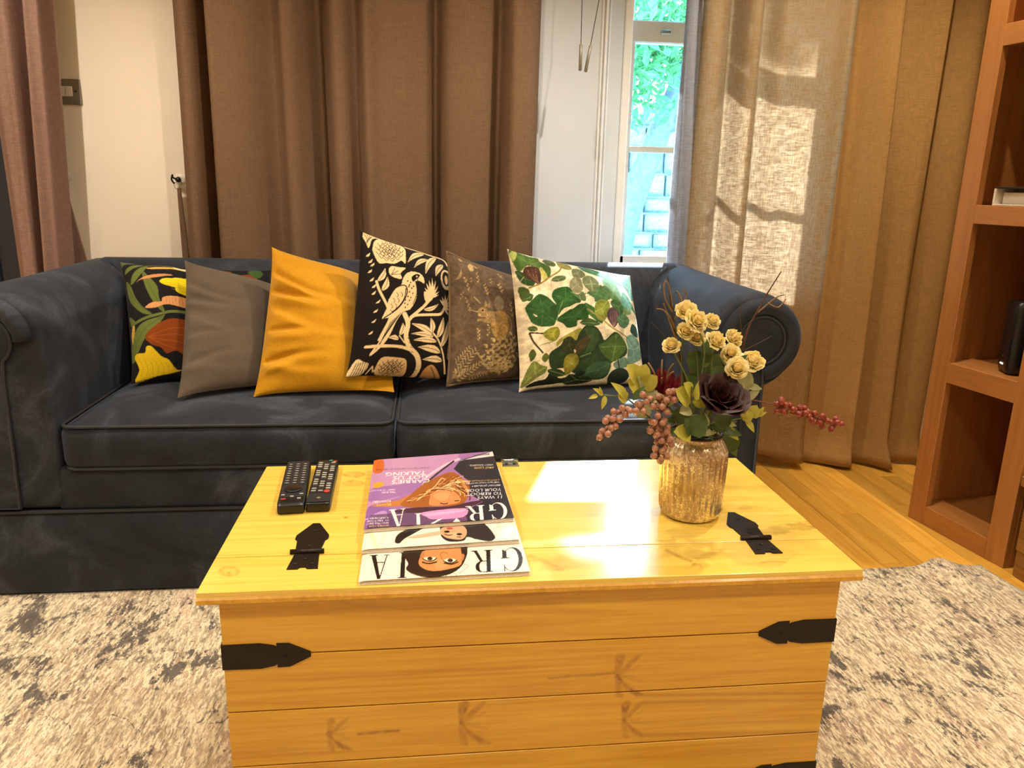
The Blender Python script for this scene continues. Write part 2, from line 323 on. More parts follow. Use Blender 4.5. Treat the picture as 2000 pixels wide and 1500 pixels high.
# ------------------------------------------------------------------ print canvas (vector drawing baked to vertex colours of the printed cloth or paper)
class Canvas:
    def __init__(s, ox, oy, sc, W, H, base, ss=.6):
        s.ox, s.oy, s.sc, s.ss = ox, oy, sc, ss; s.h, s.w = int(H*ss), int(W*ss); s.a = np.empty((s.h, s.w, 3)); s.a[:] = hexc(base)
    def _put(s, x0, y0, m, c, alpha=1):
        r = s.a[y0:y0+m.shape[0], x0:x0+m.shape[1]]; k = (m*alpha)[...,None]; r[:] = r*(1-k)+hexc(c)*k
    def _bb(s, P, pad=2):
        x0, y0 = np.floor(P.min(0)-pad).astype(int); x1, y1 = np.ceil(P.max(0)+pad).astype(int)
        x0, y0, x1, y1 = max(x0,0), max(y0,0), min(x1,s.w), min(y1,s.h)
        if x1 <= x0 or y1 <= y0: return None
        return x0, y0, *np.meshgrid(np.arange(x0,x1)+.5, np.arange(y0,y1)+.5)
    def poly(s, pts, c, smooth=3, alpha=1):
        P = np.array(spline(pts, smooth, True) if smooth else pts, float)*s.ss; b = s._bb(P)
        if b is None: return
        x0, y0, X, Y = b; m = np.zeros(X.shape, bool); Q = np.roll(P, -1, 0)
        for (ax,ay),(bx,by) in zip(P, Q):
            if ay == by: continue
            m ^= ((ay > Y) != (by > Y)) & (X < (bx-ax)*(Y-ay)/(by-ay)+ax)
        s._put(x0, y0, m.astype(float), c, alpha)
    def line(s, pts, wd, c, smooth=4, alpha=1, taper=False):
        P = np.array(spline(pts, smooth) if smooth else pts, float)*s.ss; r = wd*s.ss/2; b = s._bb(P, r+2)
        if b is None: return
        x0, y0, X, Y = b; D = np.full(X.shape, 1e9); n = len(P)-1
        for i in range(n):
            a, q = P[i], P[i+1]; d = q-a; l2 = max(d@d, 1e-9); t = np.clip(((X-a[0])*d[0]+(Y-a[1])*d[1])/l2, 0, 1)
            e = np.hypot(X-a[0]-t*d[0], Y-a[1]-t*d[1])
            if taper: e = e-r*(1-(i+t)/n)*.9+r
            D = np.minimum(D, e)
        s._put(x0, y0, np.clip(r-D+.5, 0, 1), c, alpha)
    def ell(s, cx, cy, rx, ry, c, rot=0, alpha=1):
        t = np.linspace(0, 2*PI, 28, endpoint=False); x, y = rx*np.cos(t), ry*np.sin(t); ca, sa = math.cos(rot), math.sin(rot)
        s.poly(np.stack([cx+x*ca-y*sa, cy+x*sa+y*ca], 1), c, 0, alpha)
    def leaf(s, x0, y0, x1, y1, wd, c, vein=None, bend=.12):
        a, b = np.array((x0,y0),float), np.array((x1,y1),float); d = b-a; nrm = np.array((-d[1],d[0]))/max(np.hypot(*d),1e-6); le = np.hypot(*d)
        up = [a+d*t+nrm*(wd/2*math.sin(PI*t**.8)+bend*le*math.sin(PI*t)) for t in np.linspace(0,1,9)]
        dn = [a+d*t+nrm*(-wd/2*math.sin(PI*t**.8)+bend*le*math.sin(PI*t)) for t in np.linspace(1,0,9)][1:-1]
        s.poly(up+dn, c, 0)
        if vein: s.line([a+d*t+nrm*bend*le*math.sin(PI*t) for t in (0,.3,.6,.9)], max(3,wd*.07), vein)
    def text(s, txt, org, ex, ey, c):
        """filled lettering: org = start of the baseline, ex/ey = one em along and up"""
        cu = bpy.data.curves.new('t','FONT'); cu.body = txt; cu.resolution_u = 2; ob = bpy.data.objects.new('t', cu); COL.objects.link(ob)
        bpy.context.view_layer.update(); me = bpy.data.meshes.new_from_object(ob.evaluated_get(bpy.context.evaluated_depsgraph_get()))
        V = np.array([v.co[:2] for v in me.vertices]); o, ex, ey = [np.array(q, float) for q in (org, ex, ey)]
        Q = (o+V[:,:1]*ex+V[:,1:2]*ey)
        for f in me.polygons: s.poly(Q[list(f.vertices)], c, 0)
        bpy.data.objects.remove(ob); bpy.data.curves.remove(cu); bpy.data.meshes.remove(me)
    def mottle(s, amt, cells, seed):
        g = np.random.default_rng(seed)
        for c_ in cells:
            n_ = g.random((s.h//c_+3, s.w//c_+3)); yy, xx = np.arange(s.h)/c_, np.arange(s.w)/c_; j, i = yy.astype(int), xx.astype(int)
            fy, fx = (yy-j)[:,None], (xx-i)[None]; fy, fx = fy*fy*(3-2*fy), fx*fx*(3-2*fx)
            v = (n_[j][:,i]*(1-fx)+n_[j][:,i+1]*fx)*(1-fy)+(n_[j+1][:,i]*(1-fx)+n_[j+1][:,i+1]*fx)*fy
            s.a *= (1+amt*(v-.5))[...,None]
        s.a[:] = np.clip(s.a,0,1); return s
    def blur(s, n):
        for _ in range(n):
            for ax in (0,1): s.a = (np.roll(s.a,1,ax)+s.a*2+np.roll(s.a,-1,ax))/4
        return s
    def sample(s, px):
        X = (px[:,0]-s.ox)*s.sc*s.ss-.5; Y = (px[:,1]-s.oy)*s.sc*s.ss-.5
        X = np.clip(X, 0, s.w-1.001); Y = np.clip(Y, 0, s.h-1.001); i, j = X.astype(int), Y.astype(int); fx, fy = (X-i)[:,None], (Y-j)[:,None]
        A = s.a; return lin((A[j,i]*(1-fx)+A[j,i+1]*fx)*(1-fy)+(A[j+1,i]*(1-fx)+A[j+1,i+1]*fx)*fy)
def homography(q):
    """unit square (u right, v down) -> quad TL,TR,BR,BL"""
    A, b = [], []
    for (u,v),(x,y) in zip(((0,0),(1,0),(1,1),(0,1)), q):
        A += [[u,v,1,0,0,0,-u*x,-v*x],[0,0,0,u,v,1,-u*y,-v*y]]; b += [x,y]
    h = np.append(np.linalg.solve(A, b), 1).reshape(3,3)
    def f(uv): P = np.c_[uv, np.ones(len(uv))]@h.T; return P[:,:2]/P[:,2:]
    return f

# ------------------------------------------------------------------ the room
X0, X1, Y0, YW, ZC = -2.35, 2.05, -2.7, 1.80, 2.45     # YW = inner face of back wall
def struct(name, VF, mat, parent=None, **k):
    o = mk(name, VF, mat, parent, **k)
    if parent is None: o['kind'] = 'structure'
    return o
WX0, WX1, WZ0, WZ1 = .20, 1.70, .72, 2.15                # opening in the back wall (splayed reveal)
T = .26
struct('wall_back', cat(box(X0,WX0,YW,YW+T,0,ZC), box(WX1,X1,YW,YW+T,0,ZC), box(WX0,WX1,YW,YW+T,0,WZ0), box(WX0,WX1,YW,YW+T,WZ1,ZC)), M['wall'])
struct('wall_left', box(X0-.12,X0,Y0,YW+T,0,ZC), M['wall']); struct('wall_right', box(X1,X1+.12,Y0,YW+T,0,ZC), M['wall'])
struct('wall_front', box(X0-.12,X1+.12,Y0-.12,Y0,0,ZC), M['wall']); struct('ceiling', box(X0-.12,X1+.12,Y0-.12,YW+T,ZC,ZC+.12), M['ceil'])
struct('baseboard_back', prism([(YW,.0),(YW-.016,.0),(YW-.016,.10),(YW-.008,.115),(YW,.118)], -1.40, X1, ((0,0,0),(0,1,0),(0,0,1),(1,0,0))), M['trim'])
# oak floor: single boards where the photograph shows them, the hidden rest joined
fl = struct('floor', box(X0-.1,X1+.1,Y0-.1,YW+T,-.06,-.006), M['joint'])
PW, rest, brd = .068, [], {}
ix = 0; x = X0
while x < X1:
    y = Y0-random.uniform(0,.5)
    while y < YW:
        ln = random.choice((.34,.42,.50,.62)); y0, y1 = max(y,Y0), min(y+ln,YW); y += ln
        if y1-y0 < .02: continue
        x1 = min(x+PW, X1)
        if x1 > .93 and x < 2.0 and y1 > .60: 
            key = (round(x1-x,4), round(y1-y0,3))
            if key not in brd: brd[key] = mesh_data('plank', box(-(x1-x)/2+.0006,(x1-x)/2-.0006,-(y1-y0)/2+.0006,(y1-y0)/2-.0006,-.006,0,.0006), M['oak'])
            inst('plank', brd[key], ((x+x1)/2,(y0+y1)/2,0), fl)
        else: rest.append(box(x+.0006,x1-.0006,y0+.0006,y1-.0006,-.006,0))
    x += PW
o = mk('hidden_planks', cat(*rest), M['oak'], fl); o['kind'] = 'stuff'
# navy door far left
d1 = struct('door_1', box(-2.25,-1.50,YW-.035,YW-.002,0.0,2.05,.004), M['navy'])
mk('door_panel', box(-2.15,-1.60,YW-.043,YW-.035,.95,1.92,.004), M['navy'], d1); mk('door_panel', box(-2.15,-1.60,YW-.043,YW-.035,.15,.82,.004), M['navy'], d1)
# window: splayed reveal panels, mouldings, sashes and panes
FY = 1.985
w1 = struct('window_1', cat(box(.555,.585,FY-.04,FY+.07,.70,2.15,.003), box(1.315,1.345,FY-.04,FY+.07,.70,2.15,.003), box(.555,1.345,FY-.04,FY+.07,2.10,2.15,.003), box(.555,1.345,FY-.04,FY+.07,.70,.735,.003)), M['trim'])
def slab(a, b, z0, z1, th):
    a, b = np.array(a,float), np.array(b,float); d = (b-a)/np.linalg.norm(b-a); n = np.array((-d[1],d[0]))
    return prism([a, b, b+n*th, a+n*th], z0, z1, bev=0)
mk('reveal_panel', slab((.205,YW-.002),(.557,FY-.03),.72,2.15,.02), M['plaster'], w1)
mk('reveal_panel', slab((1.343,FY-.03),(1.695,YW-.002),.72,2.15,.02), M['plaster'], w1)
def along(t, off, wdt): # a moulding on the left reveal, t in 0..1
    a, b = np.array((.205,YW-.002)), np.array((.557,FY-.03)); d = b-a; l = np.linalg.norm(d); d /= l; n = np.array((d[1],-d[0])); c = a+d*l*t
    return prism([c, c+d*wdt, c+d*wdt+n*off, c+n*off], .74, 2.14)
for t, off, wd in ((.715,.010,.007),(.745,.016,.010),(.80,.010,.006)): mk('reveal_moulding', along(t,off,wd), M['trim'], w1)
mk('window_sill', box(.40,1.50,YW-.045,FY+.02,.695,.72,.006), M['trim'], w1)
cols = [.607,.832,1.068,1.293]; rows = [.765,1.168,1.565]; up = [1.625,2.085]
sash = cat(box(.585,.607,FY,FY+.035,.735,1.60,.002), box(1.293,1.315,FY,FY+.035,.735,1.60,.002), box(.585,1.315,FY,FY+.035,.735,.770,.002), box(.585,1.315,FY-.004,FY+.035,1.555,1.632,.004))
mk('lower_sash', sash, M['trim'], w1)
mk('upper_sash', cat(box(.585,.607,FY+.036,FY+.07,1.575,2.10,.002), box(1.293,1.315,FY+.036,FY+.07,1.575,2.10,.002), box(.585,1.315,FY+.036,FY+.07,2.075,2.10,.002), box(.585,1.315,FY+.036,FY+.07,1.575,1.625,.002)), M['trim'], w1)
for xb in cols[1:3]:
    mk('glazing_bar', box(xb-.009,xb+.009,FY+.004,FY+.03,.77,1.556,.003), M['trim'], w1); mk('glazing_bar', box(xb-.009,xb+.009,FY+.04,FY+.066,1.625,2.076,.003), M['trim'], w1)
mk('glazing_bar', box(.607,1.293,FY+.005,FY+.029,1.165,1.188,.003), M['trim'], w1)
for i in range(3):
    a, b = cols[i]+.008*(i>0), cols[i+1]-.008*(i<2)
    for z0, z1, yy in ((.768,1.166,.016),(1.187,1.557,.016),(1.624,2.077,.052)): mk('pane', box(a,b,FY+yy,FY+yy+.004,z0,z1), M['glass'], w1)
mk('sash_catch', cat(box(.70,.735,FY-.016,FY-.004,1.585,1.600,.002)), M['steel'], w1)

mk('blind_roll', cat(tube([(.60,FY-.065,2.11),(1.30,FY-.065,2.11)],.028,14), box(.60,1.30,FY-.040,FY-.038,1.78,2.11), box(.60,1.30,FY-.045,FY-.033,1.765,1.785,.002)), M['ceil'], w1)

# garden outside the window
struct('garden_ground', box(-6,9,2.4,14,-.5,-.30), M['grass'])
gw = thing('garden_wall', (2.1,6.3,-.30), 'weathered grey stone garden wall seen through the window', 'garden wall')
mk('mortar_core', box(.2,4.2,6.22,6.5,-.30,1.72), M['mortar'], gw)
z = -.30; blk = [mesh_data('stone', rbox((0,0,0),(1,.10,1),.04,2), M['stone'],True)]
r = 0
while z < 1.70:
    hh = random.choice((.15,.18,.21)); hh = min(hh, 1.72-z); x = .2-random.uniform(0,.15)
    while x < 4.2:
        wd = random.uniform(.20,.38); o = inst('stone', blk[0], (x+wd/2,6.19+random.uniform(-.015,.02),z+hh/2), gw); o.scale = (wd-.018,1,hh-.016); x += wd
    z += hh; r += 1
def leaf_cloud(n, c, rad, size):
    V, F = [], []
    for i in range(n):
        d = Vector(RNG.normal(size=3)); d.normalize(); d *= RNG.random()**.4; P = Vector((c[0]+d.x*rad[0], c[1]+d.y*rad[1], c[2]+d.z*rad[2]))
        ax = Vector(RNG.normal(size=3)).normalized(); sd = ax.orthogonal().normalized(); sd.rotate(Quaternion(ax, RNG.random()*6.28)); s = size*(.6+.8*RNG.random()); nn = ax.cross(sd)
        k = len(V); V += [(P-ax*s)[:], (P+sd*s*.36+nn*s*.1)[:], (P+ax*s)[:], (P-sd*s*.36+nn*s*.1)[:]]; F.append((k,k+1,k+2,k+3))
    return np.array(V), F
tr = thing('garden_tree', (1.75,5.6,-.3), 'leafy garden tree with a leaning grey trunk outside the window', 'tree')
mk('trunk', tube(spline([(1.45,5.65,-.3),(1.55,5.62,.7),(1.78,5.6,1.45),(1.98,5.58,1.95),(2.1,5.6,2.4),(2.2,5.7,4.3)],6),[.11]*10+[.10]*10+[.06]*11,10), M['bark'], tr, True)
mk('branch', tube(spline([(1.80,5.6,1.50),(2.02,5.5,1.62),(2.10,5.45,1.45)],6),[.06]*7+[.04]*6,8), M['bark'], tr, True)
o = mk('foliage', cat(leaf_cloud(1500,(1.85,5.7,2.35),(1.0,.4,.42),.07), leaf_cloud(330,(1.55,5.3,1.95),(.32,.25,.5),.07), leaf_cloud(4200,(2.15,5.75,4.54),(1.1,.45,.42),.075)), M['foliage'], tr); o['kind'] = 'stuff'  # topmost leaf cloud is added out of view to block sun through the upper sash
sh = thing('garden_shrub', (1.6,4.55,-.3), 'low green shrub at the foot of the stone garden wall', 'shrub')
o = mk('foliage', leaf_cloud(700,(1.6,4.55,.10),(.6,.25,.40),.06), M['foliage'], sh); o['kind'] = 'stuff'
mk('stem', tube([(1.6,4.55,-.3),(1.62,4.55,.05)],.03), M['bark'], sh)

# recessed ceiling downlights (the room's lamps)
def downlight(x, y, watts, label):
    t = thing('ceiling_downlight', (x,y,ZC-.012), label, 'downlight', 'ceiling downlights')
    mk('trim_ring', lathe([(.046,.012),(.046,.0),(.034,.0),(.032,.010)],24,(x,y,ZC-.012)), M['steel'], t, True)
    mk('bulb', lathe([(.030,.0115),(.030,.008),(.001,.006)],20,(x,y,ZC-.012)), emit('bulb_glow','#ffd9a0',30), t)
    l = bpy.data.lights.new('spot','SPOT'); l.energy = watts; l.color = SPOT_COL; l.spot_size = math.radians(125); l.spot_blend = .6; l.shadow_soft_size = .022
    b = bpy.data.objects.new('spot', l); COL.objects.link(b); b.parent = t; b.location = (0,0,-.012)
for x, y, k in ((-1.40,.70,1.40),(-.10,.70,.90),(.98,.84,1.55),(-1.35,-1.0,.95),(.0,-.9,.85),(1.2,-1.0,.95)): downlight(x, y, SPOT_W*k, 'round recessed downlight in the white ceiling')

# ------------------------------------------------------------------ rug
def rug():
    nx, ny, x0, x1, y0, y1 = 240, 140, -1.9, 1.395, -1.6, .812
    V = []
    for j in range(ny):
        for i in range(nx):
            u, v = i/(nx-1), j/(ny-1); y = y0+(y1-y0)*v; xr = x1+(.812-y)*.22*min(1,(.812-y)*3 if y < .812 else 0); xr = min(xr, 1.43); x = x0+(xr-x0)*u
            e = math.exp(-((x-1.27)/.045)**2-((y-.80)/.13)**2)*.020+math.exp(-((x-1.16)/.05)**2-((y-.82)/.10)**2)*.003
            yo = .030*max(0,min(1,(1.0-x)/.25))*v**4
            V.append((x, y+yo+.012*math.exp(-((x-1.27)/.06)**2)*v**8+.002*math.sin(x*31), .009+e))
    n = len(V); F = grid_faces(nx,ny)
    V += [(a,b,0.0005+max(0,c-.009)) for a,b,c in V]
    ring = [i for i in range(nx)]+[j*nx+nx-1 for j in range(1,ny)]+[(ny-1)*nx+i for i in range(nx-2,-1,-1)]+[j*nx for j in range(ny-2,0,-1)]
    for a, b in zip(ring, ring[1:]+ring[:1]): F.append((b,a,a+n,b+n))
    return np.array(V), F
tag(mk('rug', rug(), M['rug'], None, True), 'faded cream and grey distressed rug under the pine chest', 'rug')

# ------------------------------------------------------------------ sofa
SX0, SX1, SM, SF = -1.05, .545, -.2525, .83      # inner arm faces, middle, front plane
sofa = thing('sofa', (SM,1.2,.009), 'dark navy velvet two-seat sofa with scroll arms behind the chest', 'sofa')
mk('base_panel', box(SX0-.215,SX1+.165,SF,1.60,.0095,.232,.012,2), M['velvet'], sofa, True, sharp=50)
mk('front_rail', box(SX0-.02,SX1+.02,SF+.001,1.52,.232,.345,.014,3), M['velvet'], sofa, True, sharp=50)
mk('piping', tube([(SX0-.215,SF-.002,.233),(SX1+.165,SF-.002,.233)],.0045,8), M['seam'], sofa, True)
def seat(x0, x1):
    def fn(P, h):
        u, v = P[:,0]/h[0], P[:,1]/h[1]; k = np.clip(P[:,2]/h[2],0,1); P = P.copy()
        P[:,2] += .022*k*(1-np.abs(u)**4)*(1-np.abs(v)**3)
        P[:,1] -= .010*np.clip(-v,0,1)**4*(1-np.abs(u)**6)*(1-(P[:,2]/h[2])**2).clip(0,1); return P
    return rbox(((x0+x1)/2,1.085,.395),(x1-x0,.53,.118),.030,14,fn)
def pipe_rect(x0, x1, y0, y1, z, r=.035):
    pts = []
    for cx, cy, a0 in ((x1-r,y1-r,0),(x0+r,y1-r,90),(x0+r,y0+r,180),(x1-r,y0+r,270)):
        for k in range(6): a = math.radians(a0+k*18); pts.append((cx+r*math.cos(a), cy+r*math.sin(a), z))
    return tube(pts, .0042, 6, True)
for a, b in ((SX0+.003,SM-.002),(SM+.002,SX1-.003)):
    c = mk('seat_cushion', seat(a,b), M['velvet'], sofa, True); mk('piping', pipe_rect(a+.004,b-.004,.822,1.346,.450), M['seam'], c, True); mk('piping', pipe_rect(a+.004,b-.004,.822,1.346,.344), M['seam'], c, True)
# back: leaning inner face, rolled top; swept along x
prof = [(1.335,.30),(1.345,.45),(1.372,.62),(1.385,.70),(1.402,.750),(1.435,.782),(1.48,.791),(1.53,.778),(1.560,.745),(1.565,.68),(1.575,.50),(1.60,.235),(1.45,.235)]
pp = [(float(a),float(b)) for a,b in spline(prof,4,True)]
mk('back', prism(pp, SX0-.10, SX1+.10, ((0,0,0),(0,1,0),(0,0,1),(1,0,0))), M['velvet'], sofa, True, sharp=60)
def arm(sgn, xi):
    """scroll arm; xi = inner face; profile outward in u, swept back along y"""
    pr = [(0,.235),(0,.45),(-.004,.58),(.0,.655)]
    cu, cz, R = .120, .658, .121
    pr += [(cu+R*math.cos(a), cz+R*math.sin(a)) for a in np.radians(np.arange(175,-86,-12))]
    pr += [(.150,.50),(.160,.40),(.163,.235)] if sgn > 0 else [(.175,.50),(.205,.40),(.213,.235)]
    def ring(y, inset=0, dz=0):
        c = np.array((.085,.50)); return [(xi+sgn*(u+(c[0]-u)*inset), y, z+(c[1]-z)*inset+dz) for u, z in pr]
    rows = [ring(SF+.000,.16), ring(SF-.001,.10), ring(SF+.003,.05), ring(SF+.010,.02), ring(SF+.022,.005), ring(SF+.04), ring(1.10), ring(1.40,0,.004), ring(1.52,.0,.006), ring(1.585,.03), ring(1.60,.10)]
    n = len(pr); V = [p for r_ in rows for p in r_]; F = grid_faces(n, len(rows), wrap=True, flip=(sgn<0)); F.append(tuple(range(n))[::(1 if sgn<0 else -1)]); F.append(tuple((len(rows)-1)*n+k for k in range(n))[::(-1 if sgn<0 else 1)])
    o = mk('arm', (np.array(V),F), M['velvet'], sofa, True, sharp=70)
    cd = .133
    disc = [(xi+sgn*(cd+.062*math.cos(a)), SF-.004, cz+.062*math.sin(a)) for a in np.linspace(-PI*.45,PI*1.28,26)] + [(xi+sgn*.098,SF-.004,.56),(xi+sgn*.102,SF-.004,.245),(xi+sgn*(.150 if sgn > 0 else .20),SF-.004,.245),(xi+sgn*.146,SF-.004,.56)]
    P2 = [(p[0],p[2]) for p in disc]
    mk('arm_front_panel', prism(P2, 0, .010, ((0,SF+.004,0),(1,0,0),(0,0,1),(0,-1,0)), .003), M['velvet'], o, True, sharp=40)
    mk('piping', tube([(p[0],SF-.007,p[2]) for p in disc], .004, 6, True), M['seam'], o, True)
    mk('roll_edge', tube([(xi+sgn*(cd+.086*math.cos(a)), SF+.006, cz+.086*math.sin(a)) for a in np.linspace(-PI*.45,PI*1.0,24)], .024, 10), M['velvet'], o, True)
arm(1, SX1); arm(-1, SX0)
for s_, xx in ((1,SX1-.005),(-1,SX0+.005)):   # pleat where back and arm meet
    mk('corner_pleat', tube(spline([(xx-s_*.004,1.378,.52),(xx-s_*.004,1.384,.64),(xx-s_*.002,1.392,.70),(xx+s_*.025,1.405,.745),(xx+s_*.07,1.43,.779)],5),[.007]*21,8), M['velvet'], sofa, True)

# ------------------------------------------------------------------ pine chest
CF, CB, CX = .012, .492, .473
chest = thing('pine_chest', (0,.25,.0095), 'yellow pine plank chest with black iron straps used as coffee table', 'chest')
zl = [.0095,.060,.156,.253,.349,.4395]
def dense(x0,x1,z0,z1,y0,y1,cv,mapf,nx,nz,top=False):
    """plank with a dense show face carrying the knot figure in a vertex attribute; other faces plain, small chamfer at the show edges"""
    g = .0004 if top else .0012
    if not top:
        us = np.linspace(x0,x1,nx); vs = np.r_[z0, np.linspace(z0+g,z1-g,nz), z1]; A, B = np.meshgrid(us, vs)
        Y = np.full(A.shape, y0); Y[0,:] = Y[-1,:] = y0+g*1.6; V = np.c_[A.ravel(), Y.ravel(), B.ravel()]
    else:
        us = np.r_[x0, np.linspace(x0+g*2,x1-g*2,nx), x1]; vs = np.r_[y0, np.linspace(y0+g,y1-g,nz), y1]; A, B = np.meshgrid(us, vs)
        Z = np.full(A.shape, z1); Z[0,:] = Z[-1,:] = z1-g; Z[:,0] = Z[:,-1] = z1-g; V = np.c_[A.ravel(), B.ravel(), Z.ravel()]
    ny_, nx_ = A.shape; F = grid_faces(nx_, ny_); n = len(V)
    cs = [0, nx_-1, (ny_-1)*nx_+nx_-1, (ny_-1)*nx_]
    if not top: B4 = [(x0,y1,z0),(x1,y1,z0),(x1,y1,z1),(x0,y1,z1)]
    else: B4 = [(x0,y0,z0),(x1,y0,z0),(x1,y1,z0),(x0,y1,z0)]
    V = np.r_[V, np.array(B4)]
    e = [list(range(0,nx_)), [j*nx_+nx_-1 for j in range(ny_)], [(ny_-1)*nx_+i for i in range(nx_-1,-1,-1)], [j*nx_ for j in range(ny_-1,-1,-1)]]
    for k in range(4): F.append(tuple([n+k]+[n+(k+1)%4]+e[k][::-1]))
    F.append((n+3,n+2,n+1,n))
    c = np.zeros((len(V),3)); c[:n] = cv.sample(mapf(V[:n]))**(1/2.2)*.85 if cv else 0
    return (V,F), c
FQ = homography([(430,1178),(1645,1128),(1597,1500),(450,1540)])   # front face in the coordinates the knots were sketched in
def front_map(V): return FQ(np.c_[(V[:,0]+CX)/(2*CX), (.4395-V[:,2])/(.4395-.070)])
cvf = Canvas(420,1120,1.6,1300,620,'#000000',1.0)
def kx(pts): return [((x-420)*1.6,(y-1120)*1.6) for x,y in pts]
def knot_k(cv, x, y, s, flip=1):
    w_ = lambda q: kx([(x+a*s*flip, y+b*s) for a, b in q])
    cv.poly(w_([(-4,-30),(8,-34),(14,-30),(8,-14),(3,0),(-3,0),(-4,-14)]),'#8a8a8a',2); cv.poly(w_([(0,2),(10,-14),(30,-30),(44,-34),(30,-20),(14,-6)]),'#707070',2)
    cv.poly(w_([(0,2),(12,10),(36,24),(52,32),(34,33),(14,20)]),'#9a9a9a',2); cv.poly(w_([(-4,2),(4,4),(12,32),(4,34),(-2,30)]),'#666666',2)
    cv.line(w_([(4,4),(16,16),(30,26)]),6*s,'#d0d0d0'); cv.ell(*kx([(x,y)])[0],6*s,6*s,'#e0e0e0')
for kx_, ky_, ks_ in ((1178,1308,1.15),(1192,1388,1.0),(870,1390,1.15),(622,1406,.85)):
    for q in range(9): a_ = -1.1+q*.28; cvf.line(kx([(kx_,ky_),(kx_+ks_*(18+q%3*14)*math.cos(a_),ky_+ks_*30*math.sin(a_))]),5,'#404040')
    knot_k(cvf,kx_,ky_,ks_)
cvf.line(kx([(1040,1312),(1080,1308),(1130,1306),(1175,1302)]),5,'#e8e8e8'); cvf.line(kx([(675,1406),(715,1403),(752,1401)]),6,'#f0f0f0'); cvf.ell(*kx([(621,1405)])[0],9,7,'#e0e0e0')
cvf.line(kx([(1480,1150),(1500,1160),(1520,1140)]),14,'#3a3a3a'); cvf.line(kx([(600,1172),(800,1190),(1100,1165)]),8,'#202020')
cvf.mottle(.9,(6,16),8).blur(4)
for i in range(5):
    VF, c = dense(-CX,CX,zl[i],zl[i+1]-.0014,CF,CF+.018,cvf,front_map,420 if i else 60,34 if i else 6); mk('front_plank', VF, M['pine'], chest, False, c)
mk('back_panel', box(-CX,CX,CB-.016,CB,.0095,.4395), M['pine_side'], chest)
for s_ in (-1,1):
    for i in range(5): mk('side_plank', box(min(s_*CX,s_*(CX-.016)),max(s_*CX,s_*(CX-.016)),CF+.0182,CB-.0162,zl[i],zl[i+1]-.0006,.0006), M['pine_side'], chest)
mk('floor_panel', box(-CX+.017,CX-.017,CF+.019,CB-.017,.03,.045), M['gap'], chest)
LQ = homography([(521,913),(1437,893),(1686,1109),(382,1161)])
def lid_map(V): return LQ(np.c_[V[:,0]+.5, 1-V[:,1]/.506])
cvl = Canvas(380,880,1.6,2100,480,'#000000',1.0)
def lx(pts): return [((x-380)*1.6,(y-880)*1.6) for x,y in pts]
for (x,y) in ((692,928),(690,945)): cvl.ell(*lx([(x,y)])[0],38,9,'#707070'); cvl.ell(*lx([(x,y)])[0],26,5,'#454545')
cvl.ell(*lx([(448,1118)])[0],34,16,'#5a5a5a'); cvl.ell(*lx([(448,1118)])[0],24,11,'#2c2c2c'); cvl.ell(*lx([(447,1121)])[0],5,3,'#c0c0c0')
cvl.line(lx([(1300,1072),(1325,1085),(1350,1094)]),9,'#8a8a8a'); cvl.ell(*lx([(1358,1101)])[0],10,5,'#909090'); cvl.line(lx([(1340,1110),(1365,1100),(1372,1112)]),4,'#606060')
cvl.ell(*lx([(1095,1111)])[0],14,6,'#909090'); cvl.line(lx([(1035,1085),(1070,1098),(1095,1110)]),10,'#505050'); cvl.line(lx([(1485,1097),(1510,1094),(1535,1096)]),3,'#a0a0a0'); cvl.ell(*lx([(676,1012)])[0],8,2,'#d0d0d0')
cvl.mottle(.8,(6,14),9).blur(3)
VF, c = dense(-.5,.5,.4405,.46,0,.1058,cvl,lid_map,420,60,True); mk('lid_front_board', VF, M['pine_top'], chest, False, c)
lid = []
VF, c = dense(-.5,.5,.4405,.46,.1080,.506,cvl,lid_map,420,150,True); lid = mk('lid', VF, M['pine_top'], chest, False, c)
mk('lid_moulding', prism([(0,.4405),(-.003,.443),(-.003,.449),(0,.452)], -.5,.5, ((0,0,0),(0,1,0),(0,0,1),(1,0,0))), M['pine_side'], chest)
scr = mesh_data('screw', lathe([(.0034,0),(.0034,.0006),(.0026,.0014),(.0008,.0018),(.0001,.0018)],10), M['iron'], True)
def strap_hinge(x):
    h = mk('strap_hinge', prism([(-.019,.004),(.019,.004),(.0225,.044),(.0265,.050),(.0265,.062),(.006,.108),(-.006,.108),(-.0265,.062),(-.0265,.050),(-.0225,.044)], 0,.0022, ((x,.112,.46),(1,0,0),(0,1,0),(0,0,1)), .0006), M['iron'], chest)
    mk('hinge_leaf', prism([(-.019,-.004),(-.023,-.052),(-.007,-.052),(-.004,-.047),(.004,-.047),(.007,-.052),(.023,-.052),(.019,-.004)], 0,.0022, ((x,.112,.46),(1,0,0),(0,1,0),(0,0,1)), .0006), M['iron'], h)
    mk('hinge_knuckle', tube([(x-.026,.112,.4635),(x+.026,.112,.4635)],.0042,12), M['iron'], h, True)
    for dx, dy in ((0,.078),(0,.022),(0,-.022),(-.013,-.038),(.013,-.038)): inst('screw', scr, (x+dx,.112+dy,.4622), h)
strap_hinge(-.362); strap_hinge(.374)
